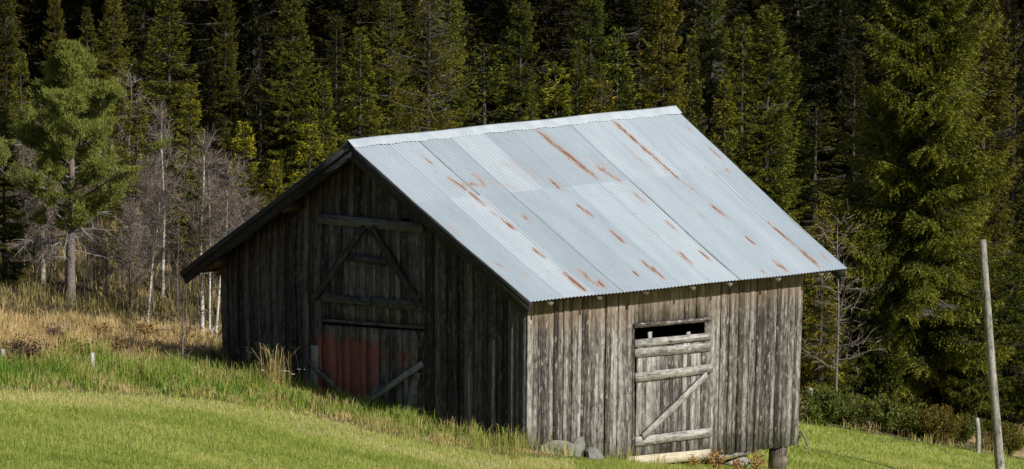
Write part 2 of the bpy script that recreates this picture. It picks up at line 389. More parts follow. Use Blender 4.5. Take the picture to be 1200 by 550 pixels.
x_=BB(); bar(x_,(376,256),(498,267),.17,.06,.036); x_.build('crossbeam',M['beam'],ho,origin=BO)
x_=BB(); bar(x_,(378,348),(436,355),.15,.05,.036); x_.build('crossbeam',M['beam'],ho,origin=BO)
x_=BB(); bar(x_,(438,353),(497,360),.16,.05,.036); x_.build('crossbeam',M['beam'],ho,origin=BO)
x_=BB(); bar(x_,(409,301),(461,308),.14,.05,.036); x_.build('rail',M['beam'],ho,origin=BO)
x_=BB(); bar(x_,(431,266),(372,350),.10,.05,.09); x_.build('diagonal_brace',M['beam'],ho,origin=BO)
x_=BB(); bar(x_,(440,266),(496,358),.12,.05,.092); x_.build('diagonal_brace',M['beam'],ho,origin=BO)
x_=BB(); bar(x_,(379,375),(500,384),.05,.05,.036); x_.build('lower_rail',M['beam'],ho,origin=BO)
# lower double door with flaking red paint
jb=gab(430,420)[0]
for (e0,e1) in ((b_lo,jb),(jb,b_hi)):
    d_=BB(); b=e0+.012
    while b<e1-.012:
        w=random.choice([.14,.17,.2,.22]); 
        if b+w>e1-.07: w=e1-.008-b
        zt=np.interp(b,[b_lo,b_hi],[gab(500,388)[1],gab(378,380)[1]])-.01; zb=gbot(b)
        d_.add([AN-.004,b+random.uniform(.004,.012),zb],Y,Z,-X,w-.012,zt-zb,.02+random.choice([0,.006,.012]),seg=24,red=redf); b+=w
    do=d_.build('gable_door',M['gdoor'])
    x_=BB()
    if e0==jb:   # left leaf as seen
        bar(x_,(360,420),(417,476),.085,.03,.045); x_.build('diagonal_brace',M['gbrace'],do,origin=BO)
        x_=BB(); bar(x_,(370,405),(369,468),.16,.02,.035); x_.build('door_stile',M['gbrace'],do,origin=BO)
    else:
        bar(x_,(497,426),(425,476),.10,.03,.045); x_.build('diagonal_brace',M['gbrace'],do,origin=BO)
        x_=BB(); bar(x_,(491,436),(476,492),.12,.025,.035); x_.build('door_stile',M['gbrace'],do,origin=BO)
# --- side door
fr=BB(); z0=zbot(dA0)
fr.add([dA0-.02,BN-.03,lint(dA0)-.005],X,Z,-Y,dA1-dA0+.04,.075,.03,.075,pid=.6)
# slanted head follows the lintel line
fr=BB(); bar(fr,(741,382),(831,374),.075,.035,.03,'s'); bar(fr,(741.3,384),(741.3,540),.05,.03,.012,'s',pid=.2); bar(fr,(826.5,376),(826.5,398),.06,.03,.012,'s')
fr.build('door_frame',M['side'],bzf=lambda V:V[:,2]-9)
dd=BB(); pb0=side(743,536); pb1=side(830,527); pt0=side(743,400); pt1=side(830,391)
a=pb0[0]+.02
while a<pb1[0]-.02:
    w=random.choice([.10,.12,.13,.14]); 
    if a+w>pb1[0]-.06: w=pb1[0]-.01-a
    f=(a-pb0[0])/(pb1[0]-pb0[0]); zb=pb0[1]+(pb1[1]-pb0[1])*f; zt=pt0[1]+(pt1[1]-pt0[1])*f
    dd.add([a,BN-.012,zb],X,Z,-Y,w-.008,zt-zb-.06,.02+random.choice([0,.004,.008]),seg=4); a+=w
door=dd.build('side_door',M['door'])
for (p,q,w,dep) in (((742,402.5),(831,394),.125,.045),((742,414),(830,406.5),.14,.042)):
    x_=BB(); bar(x_,p,q,w,.025,dep,'s',pid=random.uniform(.5,1)); x_.build('top_board',M['rail'],door,origin=BO)
for p,q,w in (((742,442.5),(832,431.5),.15),((742,517.5),(831,506),.155)):
    x_=BB(); bar(x_,p,q,w,.035,.045,'s',pid=.8); x_.build('cross_rail',M['rail'],door,origin=BO)
x_=BB(); bar(x_,(749,512),(824,439),.115,.03,.082,'s',pid=.8); x_.build('diagonal_brace',M['rail'],door,origin=BO)
for p in (761,806):
    x_=BB(); bar(x_,(p,389),(p,410),.10,.02,.018,'s',pid=.9); x_.build('door_batten',M['rail'],door,origin=BO)
x_=BB(); bar(x_,(734,541),(829,532),.17,.05,.03,'s',pid=.9); x_.build('threshold',M['sill'])
x_=BB(); P=side(838,539); Q=side(893,531); x_.add([P[0]-.05,BN+.02,P[1]-.03],X,Z,Y,Q[0]-P[0],.1,.16,.1+.02); x_.build('sill_beam',M['post'])
# foundation post at the far corner (rounded log)
def tube(path,radii,n=8,cap=True):
    path=np.array(path,float); V=[];Fc=[]
    up=np.array([0,0,1.])
    for i,P in enumerate(path):
        d=path[min(i+1,len(path)-1)]-path[max(i-1,0)]; d/=np.linalg.norm(d)+1e-9
        r=np.cross(d,up if abs(d[2])<.9 else X); r/=np.linalg.norm(r); q=np.cross(r,d)
        for k in range(n):
            t=2*math.pi*k/n; V.append(P+radii[i]*(r*math.cos(t)+q*math.sin(t)))
    for i in range(len(path)-1):
        for k in range(n): Fc.append([i*n+k,i*n+(k+1)%n,(i+1)*n+(k+1)%n,(i+1)*n+k])
    if cap:
        V.append(path[-1]+0*Z); c=len(V)-1; b_=(len(path)-1)*n
        for k in range(0,n): Fc.append([b_+k,b_+(k+1)%n,c,c])
    return np.array(V),np.array(Fc)
def log(name,path,radii,mat,parent=None,origin=None,n=10,wf=None,label=None,cat=None,group=None,kind=None):
    V,Fc=tube(path,radii,n); ln=np.zeros(len(V)); 
    Pp=np.array(path); cum=np.concatenate([[0],np.cumsum(np.linalg.norm(np.diff(Pp,axis=0),axis=1))])
    lc=np.zeros((len(V),3)); 
    for i in range(len(Pp)):
        for k in range(n):
            t=2*math.pi*k/n; lc[i*n+k]=[math.cos(t)*.08+.3,math.sin(t)*.08,cum[i]]
    lc[-1]=[.3,0,cum[-1]]
    V2=V if wf is None else wf(V); og=np.zeros(3) if origin is None else np.array(origin)
    # drop degenerate quads of the cap into tris by from_pydata
    me=bpy.data.meshes.new(name); faces=[tuple(dict.fromkeys(f)) for f in Fc.tolist()]
    me.from_pydata((V2-og).tolist(),[],faces); 
    for p in me.polygons: p.use_smooth=True
    at=me.attributes.new('lc','FLOAT_VECTOR','POINT'); at.data.foreach_set('vector',lc.astype(np.float32).ravel())
    at=me.attributes.new('pid','FLOAT','POINT'); at.data.foreach_set('value',np.full(len(V),.5,np.float32))
    me.materials.append(mat); o=bpy.data.objects.new(name,me); COL.objects.link(o)
    if parent: o.parent=parent
    elif origin is not None: o.location=origin
    if label: tag(o,label,cat,group,kind)
    return o
pp=side(921,520); pa=pp[0]
log('foundation_post',[[pa,BN+.16,-4.3],[pa,BN+.15,-3.6],[pa+.01,BN+.15,-3.05]],[.17,.165,.16],M['oldpost'],barn,BO,14,warp)
# --- roof: corrugated sheets
slopeL=math.hypot(W/2,H); nrm=np.array([0,-H,W/2])/slopeL    # normal of the front slope in (a,b,z)
dn=np.array([0,W/2,H])/slopeL                              # up the slope
RUST=[(629,155,696,208,9,1),(719,145,782,200,6,1),(688,186,723,213,6,.75),(731,172,764,200,5,.55),(784,202,811,223,4,.95),(802,149,809,155,4,.7),(831,176,845,188,5,.8),(827,198,837,204,4,.7),
(645,213,657,223,6,.9),(493,183,508,195,3,.8),(529,212,545,224,7,1),(555,206,570,219,5,.8),(543,218,568,218,7,.7),(550,228,566,241,6,.95),(578,222,584,228,3,.7),(589,193,611,207,6,.6),(623,201,628,205,4,.6),
(677,242,694,254,6,.9),(578,252,602,270,6,.85),(611,253,619,260,6,.75),(523,262,541,277,5,.5),(624,292,638,303,5,.95),(650,286,656,291,4,.6),(580,309,590,317,5,.8),(611,322,617,327,3,.8),
(661,322,683,341,8,1),(680,318,700,337,8,.8),(700,198,725,214,7,.8),(743,228,757,241,5,.85),(780,261,794,273,4,.95),(817,251,823,256,4,.6),(833,242,851,256,6,.95),(870,277,884,288,4,.9),
(899,262,937,294,3.5,.95),(937,294,958,313,7,1),(960,298,970,307,3,.7),(819,295,832,307,4,.9),(796,298,810,311,6,.8),(753,308,776,327,7,.95),(716,273,731,286,6,.85),(761,269,770,276,4,.5),
(907,308,921,319,6,.95),(888,316,896,321,4,.8),(700,329,707,337,5,.9),(741,319,748,325,4,.9),(849,200,855,204,4,.6),(555,206,600,222,9,.35),(600,192,640,215,9,.3),(700,190,730,215,8,.35)]
RS=[]
for x0,y0,x1,y1,wd,k in RUST:
    p=roof(x0,y0); q=roof(x1,y1); RS.append((p,q,wd/50*.85,k))
def rustv(A,B_):
    v=np.zeros_like(A)
    for p,q,wd,k in RS:
        ax,ay=p; bx,by=q; s1=slopeL/(W/2)
        dx,dy=bx-ax,(by-ay)*s1; l2=dx*dx+dy*dy+1e-6
        ux,uy=A-ax,(B_-ay)*s1; t=np.clip((ux*dx+uy*dy)/l2,0,1)
        d=np.hypot(ux-t*dx,uy-t*dy); 
        v=np.maximum(v,k*np.clip(1.1-d/wd,0,1)*np.clip(1.15-.35*np.abs(t-.5)*2,0,1))
    return v
PITCHW=.092; AMP=.011
def sheet(mb,a0,a1,t0,t1,lift,front,pid):
    """one corrugated sheet from a0..a1 along the ridge, slope distances t0..t1 from the eave"""
    na=int((a1-a0)/PITCHW*8)+1; nt=max(2,int((t1-t0)/.03))
    A=np.linspace(a0,a1,na); T=np.linspace(t0,t1,nt); AA,TT=np.meshgrid(A,T,indexing='ij')
    wv=AMP*np.sin(AA/PITCHW*2*math.pi)+lift+.006*np.sin(AA*1.7+TT*2.1)
    bv=TT*(W/2)/slopeL; zv=TT*H/slopeL
    if not front: bv=W-bv
    nb=-H/slopeL if front else H/slopeL
    P=np.stack([AA,bv+nb*wv,zv+wv*(W/2)/slopeL],-1).reshape(-1,3)
    lo=P.copy(); lo[:,2]-=.0018
    n=len(P); idx=np.arange(n).reshape(na,nt)
    f=np.stack([idx[:-1,:-1],idx[1:,:-1],idx[1:,1:],idx[:-1,1:]],-1).reshape(-1,4)
    if not front: f=f[:,::-1]
    rimf=[]; rv_=[]
    base=2*n; allP=np.concatenate([P,lo]); pick=[]
    for s_ in (idx[:,0],idx[:,-1],idx[0,:],idx[-1,:]):
        k=len(s_); o0=base+len(pick); pick+=list(s_)+list(s_+n); q=np.arange(k-1)
        rimf.append(np.stack([o0+q,o0+q+1,o0+k+q+1,o0+k+q],-1))
    pick=np.array(pick); Fc=np.concatenate([f,f[:,::-1]+n]+rimf)
    rv=rustv(AA.ravel(),bv.ravel()) if front else np.zeros(n)
    lc=np.stack([AA.ravel(),np.zeros(n),TT.ravel()],-1)
    sm=np.zeros((na,nt)); sm[-7:-4,:]=.85*((pid*7)%1)**1.2; sm[:2,:]=.15
    crest=(np.sin(A/PITCHW*2*math.pi)>.92)&((np.round(A/PITCHW-.25)%3)==0)
    for tn in np.arange(t0+.08,t1,.62): sm[np.ix_(crest,[int(np.argmin(abs(T-tn)))])]=.75
    sm=sm.ravel(); A2=lambda x: np.concatenate([x,x])[pick]
    dup=lambda x: np.concatenate([x,x,A2(x)])
    mb.append((np.concatenate([P,lo,allP[pick]]),Fc,dup(lc),np.full(2*n+len(pick),pid),dup(rv),dup(sm)))
def build_roof(name,front):
    mb=[]; aw=.80; tm=slopeL*.645
    for row,(t0,t1,lift,off) in enumerate(((-.06,tm,.0,0.),(tm-.12,slopeL-.02,.0035,0))):
        a=-.03; k=0
        while a<L+.02:
            w=.762 if k%3 else .838; e=min(a+w,L+.03)
            sheet(mb,a,e+(.05 if e<L else 0),t0,t1,lift+.0015*(k%2)+.02,front,[.2,.62,.35,.9,.45,.75,.1,.55,.85,.3][(k*3+row*4)%10]); a=e; k+=1
    o=0;V=[];Fc=[];lc=[];pid=[];rs=[];se=[]
    for v,f,l,p,r,e_ in mb: se.append(e_);V.append(v);Fc.append(f+o);lc.append(l);pid.append(p);rs.append(r);o+=len(v)
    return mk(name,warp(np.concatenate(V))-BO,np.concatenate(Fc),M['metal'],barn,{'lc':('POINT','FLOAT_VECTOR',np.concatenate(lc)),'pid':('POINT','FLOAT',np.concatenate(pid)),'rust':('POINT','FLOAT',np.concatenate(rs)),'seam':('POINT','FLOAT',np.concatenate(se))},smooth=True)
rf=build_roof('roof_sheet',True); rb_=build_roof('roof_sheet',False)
# ridge flashing, folded over the ridge with a scalloped lower edge
V=[];Fc=[];na=200
for i in range(na+1):
    a=-.05+(L+.1)*i/na; sc=.012*math.sin(a*9)+.006*math.sin(a*31)
    wob=.006*math.sin(a*2.2)
    for (t,up) in ((-.165-sc,.042),(-.155-sc,.050),(-.02,.07),(0,.078),(.02,.07),(.18,.05)):
        b=W/2+t*(W/2)/slopeL; z=H-abs(t)*H/slopeL+up+wob; V.append([a,b,z])
for i in range(na):
    for j in range(5): q=i*6+j; Fc.append([q,q+6,q+7,q+1])
mk('ridge_cap',warp(np.array(V))-BO,Fc,M['flash'],barn,smooth=False)
# roof boards below the sheets, purlin ends, rafter ends, barge boards
for front in (True,False):
    dk=BB(); t=.0
    while t<slopeL-.02:
        w=.16; b=t*(W/2)/slopeL; z=t*H/slopeL-.035; 
        d=dn if front else dn*np.array([1,-1,1]); base=[.035,b,z] if front else [.035,W-b,z]
        nn=np.array([0,H if front else -H,-W/2])/slopeL
        dk.add(base,d,X,nn,w-.005,L-.07,.022); t+=w
    dk.build('roof_boards',M['deck'])
def rafter(a,front=True):
    x_=BB(); d=dn if front else dn*np.array([1,-1,1]); nn=np.array([0,H if front else -H,-W/2])/slopeL
    b0=.04*1; base=np.array([a,-.02 if front else W+.02,(-.02)*H/(W/2)-.062]); x_.add(base,X,d,nn,.06,.7,.075); return x_.build('rafter_end',M['raf'])
for px,py in ((645,352),(702,346),(757,340),(812,334),(855,329),(912,324),(962,318)):
    rafter(inv(px,py,lambda a,z:[a,.03,z],4,-.1)[0]-.035)
for k in range(7): rafter(.8+k*1.1,False)
for (px,py) in ((332,262),(246,310)):
    b,z=inv(px,py,lambda b,z:[.1,b,z],5,1); x_=BB(); x_.add([.06,b-.07,roofz(b)-.26],Y,X,Z,.14,AN-.06,.16,pid=.5); x_.build('purlin_end',M['deck'])
b,z=inv(504,258,lambda b,z:[.1,b,z],2,1); x_=BB(); x_.add([.06,b-.07,roofz(b)-.26],Y,X,Z,.14,AN-.06,.15,pid=.5); x_.build('purlin_end',M['deck'])
for end in (0,1):
    for front in (True,False):
        x_=BB(); d=dn if front else dn*np.array([1,-1,1]); nn=np.array([0,H if front else -H,-W/2])/slopeL
        a0=.0 if end==0 else L-.03
        st=np.array([a0,-.05 if front else W+.05,-.05*H/(W/2)]); st[2]+=-.012
        # two stacked boards: wide lower one, narrow upper one set proud
        ln=slopeL+.055
        up=.0
        x_.add(st,nn,d,X if end==0 else X,.205,ln,.03,seg=5)
        bg=x_.build('barge_board',M['barge'])
        y_=BB(); a1=-.028 if end==0 else L+.003
        y_.add(st+np.array([a1-a0,0,.02])*1.0,nn,d,X,.085,ln,.025,seg=5,pid=.7); y_.build('trim_board',M['barge'],bg,origin=BO)
# purlins seen on the rear and inside posts are left simple: four inner corner posts
for (a,b) in ((AN+.03,BN+.03),(AF-.15,BN+.03),(AN+.03,BF-.15),(AF-.15,BF-.15)):
    x_=BB(); x_.add([a,b,-3.0],X,Z,Y,.12,3.0+roofz(b)-.2,.12); x_.build('corner_post',M['post'])
# ---------------------------------------------------------------- GROUND
def axis(lo,hi,f0,f1,st,grow=1.25):
    c=list(np.arange(f0,f1+st/2,st)); s=st; x=f0
    left=[]; 
    while x>lo: s*=grow; x-=s; left.append(x)
    s=st; x=f1; right=[]
    while x<hi: s*=grow; x+=s; right.append(x)
    return np.array(left[::-1]+c+right)
xs=axis(-500,500,-14,16,.25); ys=axis(-60,700,38,110,.3)
XX,YY=np.meshgrid(xs,ys,indexing='ij'); HH=hbase(XX,YY)
# a hollow beneath the raised downhill end of the barn floor stays natural
idx=np.arange(XX.size).reshape(XX.shape)
Fc=np.stack([idx[:-1,:-1],idx[1:,:-1],idx[1:,1:],idx[:-1,1:]],-1).reshape(-1,4)
PX=proj(np.stack([XX,YY,HH],-1).reshape(-1,3))
def zones(x,y,z):
    """0..1 weights: mown, tall, dry, forest floor, from boundaries traced on the ground"""
    q=proj(np.stack([x,y,z],-1)); px,py=q[...,0],q[...,1]
    Bm=np.interp(px,[-200,0,100,250,330,400,470,560,618,700,760,935,940,1000,1060,1130,1200,1400],[450,458,462,470,482,497,514,530,536,540,530,500,497,505,517,528,540,565])
    Bt=np.interp(px,[-200,0,100,200,262,265,618,930,940,1200,1400],[412,418,424,432,440,200,200,490,490,530,560])
    Bd=np.interp(px,[-200,0,60,150,260,265,900,940,1100,1200],[368,370,376,382,390,150,150,478,502,518])
    nz=5*np.sin(px*.05)+3*np.sin(px*.13+1)
    Bt=Bt+nz; Bd=Bd+nz
    near=(y<35); mown=(py>Bm)|near; tall=(~mown)&(py>Bt)&(y<80); dry=(~mown)&(~tall)&(py>Bd)&(y<92)
    return mown,tall,dry
mown,tall,dry=zones(XX,YY,HH)
zc=np.where(mown,0.,np.where(tall,.33,np.where(dry,.66,1.))).ravel()
def groundmat():
    m=NT('meadow_and_forest_soil'); p=m.n('ShaderNodeNewGeometry').outputs['Position']; z=m.attr('zone').outputs['Fac']
    n=m.noise(p,1.2,6,.7); n2=m.noise(p,9,5,.7)
    g=m.ramp(m.math('MULTIPLY_ADD',n2,.5,m.math('MULTIPLY',n,.5)),[(.35,(.22,.29,.05)),(.5,(.34,.40,.08)),(.65,(.50,.45,.18))])
    t=m.ramp(n2,[(.3,(.05,.08,.02)),(.7,(.14,.14,.05))]); d=m.ramp(m.math('MULTIPLY_ADD',n,.6,m.math('MULTIPLY',n2,.4)),[(.36,(.13,.11,.045)),(.5,(.34,.26,.13)),(.62,(.46,.37,.20))]); f=m.ramp(n2,[(.3,(.02,.017,.01)),(.7,(.075,.06,.03))])
    c=m.mix(m.ramp(z,[(.1,0.),(.28,1.)]),g,t); c=m.mix(m.ramp(z,[(.4,0.),(.6,1.)]),c,d); c=m.mix(m.ramp(z,[(.72,0.),(.95,1.)]),c,f)
    m.col(c); m.bump(n2,.04,1); return m.m
ground=mk('ground',np.stack([XX,YY,HH],-1).reshape(-1,3),Fc,groundmat(),attrs={'zone':('POINT','FLOAT',zc)},smooth=True)
tag(ground,'grassy hillside sloping down to the right with the forest floor behind','ground',kind='structure')
# ---------------------------------------------------------------- GRASS (blades)
def in_barn(x,y,m=.0):
    d=np.stack([x,y],-1)-C0[:2]; a=d@S[:2]; b=d@G[:2]
    return (a>AN-.05-m)&(a<AF+m)&(b>BN-.04-m)&(b<BF+m)
def blades(name,mat,N,xr,yr,test,hlen,wid,lean,tintf,label,cat,curv=.5,clump=None,order=2):
    x=R.uniform(*xr,N); y=R.uniform(*yr,N)
    if clump:
        nc=int(N/clump[0]); cx=R.uniform(*xr,nc); cy=R.uniform(*yr,nc); k=R.integers(0,nc,N)
        x=cx[k]+R.normal(0,clump[1],N); y=cy[k]+R.normal(0,clump[1],N); ch=R.uniform(.55,1.25,nc)[k]
    else: ch=np.ones(N)
    z=hbase(x,y); ok=test(x,y,z)&~in_barn(x,y); x,y,z,ch=x[ok],y[ok],z[ok],ch[ok]; n=len(x)
    hl=R.uniform(*hlen,n)*ch*hscale(x,y); w=R.uniform(*wid,n); az=R.uniform(0,2*math.pi,n); le=np.abs(R.normal(0,lean,n)); ph=R.uniform(0,math.pi,n)
    dx,dy=np.cos(az)*le,np.sin(az)*le; wx,wy=np.cos(ph)*w/2,np.sin(ph)*w/2
    base=np.stack([x,y,z-.01],-1); wv=np.stack([wx,wy,0*wx],-1)
    mid=base+np.stack([dx*.4*hl,dy*.4*hl,hl*.62],-1); tip=base+np.stack([dx*(1+curv*le)*hl,dy*(1+curv*le)*hl,hl*np.clip(1-le*curv*.7,.25,1)],-1)
    V=np.stack([base-wv,base+wv,mid+wv*.75,mid-wv*.75,tip],1).reshape(-1,3); o=np.arange(n)*5
    F3=np.concatenate([np.stack([o,o+1,o+2],-1),np.stack([o,o+2,o+3],-1),np.stack([o+3,o+2,o+4],-1)])
    t=np.clip(tintf(x,y)+R.normal(0,.17,n),0,1)
    ob=mk(name,V,F3,mat,attrs={'tint':('POINT','FLOAT',np.repeat(t,5))})
    tag(ob,label,cat,kind='stuff'); return ob
def vn(x,y,s,seed=0):
    return .5+.5*(np.sin(x*s+seed)*np.sin(y*s*.8+seed*2)+.6*np.sin(x*s*2.3+y*s*1.1+seed)*np.sin(y*s*2.1-x*s*.7)+.4*np.sin(x*s*5.1+seed)*np.sin(y*s*4.7))/2
hscale=lambda x,y:1.
def t_m(x,y,z): return zones(x,y,z)[0]
def t_t(x,y,z): return zones(x,y,z)[1]
def t_d(x,y,z): return zones(x,y,z)[2]
blades('mown_grass',M['grass'],330000,(-9,9.5),(42,62),t_m,(.03,.085),(.007,.014),.45,lambda x,y:.40+.35*(vn(x,y,.9,2)-.5)+.25*(vn(x,y*2.5,.5,5)-.4)+.25*np.exp(-((zy(x,y))/.9)**2),'short bright green mown meadow with yellowish patches in front of the barn','grass') if False else None
def near_edge(x,y):
    q=proj(np.stack([x,y,hbase(x,y)],-1)); return q[:,1]-np.interp(q[:,0],[0,100,250,400,470,600],[458,462,470,497,514,536])
def mt(x,y):
    e=near_edge(x,y); return .40+.45*(vn(x,y,.8,2)-.5)+.55*(vn(x*.35,y*2.2,1.1,5)-.5)+.35*(vn(x,y,6.,3)-.5)+.4*np.exp(-((e-8)/12)**2)*(x<1)
blades('mown_grass',M['grass'],520000,(-9,5),(42,63),t_m,(.025,.06),(.005,.010),.5,mt,'short bright green mown meadow with yellowish patches in front of the barn','grass')
blades('mown_grass_stalks',M['grass'],60000,(-9,5),(42,63),t_m,(.07,.13),(.006,.011),.35,lambda x,y:mt(x,y)+.22*(vn(x,y,5,3)-.3),'longer pale stalks standing in the mown meadow','grass')
blades('grass_beyond_barn',M['grass'],150000,(2,14),(62,92),t_m,(.04,.11),(.008,.016),.45,mt,'short grass sloping away to the right of the barn','grass')
def tt(x,y):
    e=near_edge(x,y); return .36+.75*(vn(x,y,1.1,3)-.5)+.35*np.exp(-((e+2)/7)**2)+.35*(vn(x,y,3.1,1)>.66)+.12*(x>-3.2)+.15*(e<-30)
hscale=lambda x,y: np.interp(near_edge(x,y),[-40,-16,-6,0],[1.,.85,.45,.2])*np.interp(x,[-4.5,-2,.5],[1,.62,.5])*(.45+.9*vn(x,y,2.6,4))
blades('tall_grass',M['tall'],150000,(-10,1.2),(50,74),t_t,(.2,.5),(.008,.018),.45,tt,'tall lush green grass along the bank below the gable and left of the barn','grass',clump=(25,.09))
hscale=lambda x,y: np.interp(x,[4,9],[.6,.8])*1.
blades('rough_grass',M['tall'],26000,(5,14),(66,92),t_t,(.15,.4),(.01,.02),.5,lambda x,y:.75+.4*(vn(x,y,2,4)-.5),'rough straw-coloured grass along the shrub edge right of the barn','grass',clump=(30,.1))
hscale=lambda x,y: .35+1.0*vn(x,y,1.6,8)
blades('dry_grass',M['dry'],120000,(-12,-2),(60,80),t_d,(.10,.34),(.007,.013),.4,lambda x,y:.60+1.1*(vn(x,y,1.9,6)-.5),'dry straw-coloured grass in front of the bare trees left of the barn','grass',clump=(35,.12))
blades('dry_fringe',M['dry'],26000,(5,14),(70,94),t_d,(.2,.5),(.01,.02),.45,lambda x,y:.5+.8*(vn(x,y,1.7,6)-.5),'dry grass under the spruces right of the barn','grass',clump=(40,.14))
blades('undergrowth',M['dry'],42000,(-13,-2),(68,92),lambda x,y,z:~(zones(x,y,z)[0]|zones(x,y,z)[1]|zones(x,y,z)[2]),(.12,.42),(.010,.02),.6,lambda x,y:.10+.6*(vn(x,y,1.3,6)-.5),'brown and green undergrowth beneath the bare trees','undergrowth',clump=(30,.2))
hscale=lambda x,y:1.
def wallgrass(x,y,z):
    d=np.stack([x,y],-1)-C0[:2]; a=d@S[:2]; b=d@G[:2]
    return ((a>AN-.40)&(a<AN-.03)&(b>BN-.2)&(b<BF+.2))|((b>BN-.25)&(b<BN-.03)&(a>AN-.2)&(a<AN+3.4)&(vn(x,y,4,1)>.3))
blades('wall_foot_grass',M['tall'],60000,(-6,4.5),(59,68),wallgrass,(.1,.34),(.007,.014),.4,lambda x,y:.62+.6*(vn(x,y,2.2,9)-.5),'uneven grass and straw growing against the foot of the barn walls','grass',clump=(25,.08))
# ---------------------------------------------------------------- TREES
def tris(P,D,l,w,flat=None):
    """one triangle per clump at P pointing along D"""
    n=len(P); D=D/(np.linalg.norm(D,axis=1,keepdims=True)+1e-9); r=R.normal(0,1,(n,3))
    if flat is not None: r=r*(1-flat)+np.array([0,0,0])+np.cross(D,[0,0,1.])*flat*2
    s=np.cross(D,np.cross(r,D)); s=r-(np.sum(r*D,1)[:,None])*D; s/=np.linalg.norm(s,axis=1,keepdims=True)+1e-9
    l=np.asarray(l)[:,None] if np.ndim(l) else l; w=np.asarray(w)[:,None] if np.ndim(w) else w
    a=P-s*w/2-D*l*.1; b=P+s*w/2-D*l*.1; c=P+D*l
    return np.stack([a,b,c],1).reshape(-1,3)
def tubes_np(A,B_,ra,rb):
    """many 3-sided tapered tubes"""
    n=len(A); d=B_-A; d/=np.linalg.norm(d,axis=1,keepdims=True)+1e-9
    r=np.cross(d,[.3,.1,.95]); r/=np.linalg.norm(r,axis=1,keepdims=True)+1e-9; q=np.cross(r,d)
    V=[]
    for (P,rr) in ((A,ra),(B_,rb)):
        for k in range(3):
            t=2*math.pi*k/3; V.append(P+rr[:,None]*(r*math.cos(t)+q*math.sin(t)))
    V=np.stack(V,1).reshape(-1,3); o=np.arange(n)*6
    Fc=np.concatenate([np.stack([o+k,o+(k+1)%3,o+3+(k+1)%3],-1) for k in range(3)]+[np.stack([o+k,o+3+(k+1)%3,o+3+k],-1) for k in range(3)])
    return V,Fc
def trunk_mesh(Hh,r0,segs=14,n=9,wob=.02,lean=(0,0),top=.02):
    P=[];rad=[]
    for i in range(segs+1):
        f=i/segs; P.append([lean[0]*f+wob*math.sin(f*9+r0*40)*f*Hh*.2,lean[1]*f+wob*math.cos(f*7)*f*Hh*.2,Hh*f-.25*(i==0)]); rad.append(r0*(1-f)**.85+top+(.25*r0 if i==0 else 0))
    V,Fc=tube(P,rad,n,False); F3=np.concatenate([Fc[:,[0,1,2]],Fc[:,[0,2,3]]]); return V,F3,np.array(P)
def merge(parts):
    V=[];Fc=[];o=0
    for v,f in parts: V.append(v);Fc.append(f+o);o+=len(v)
    return np.concatenate(V),np.concatenate(Fc)
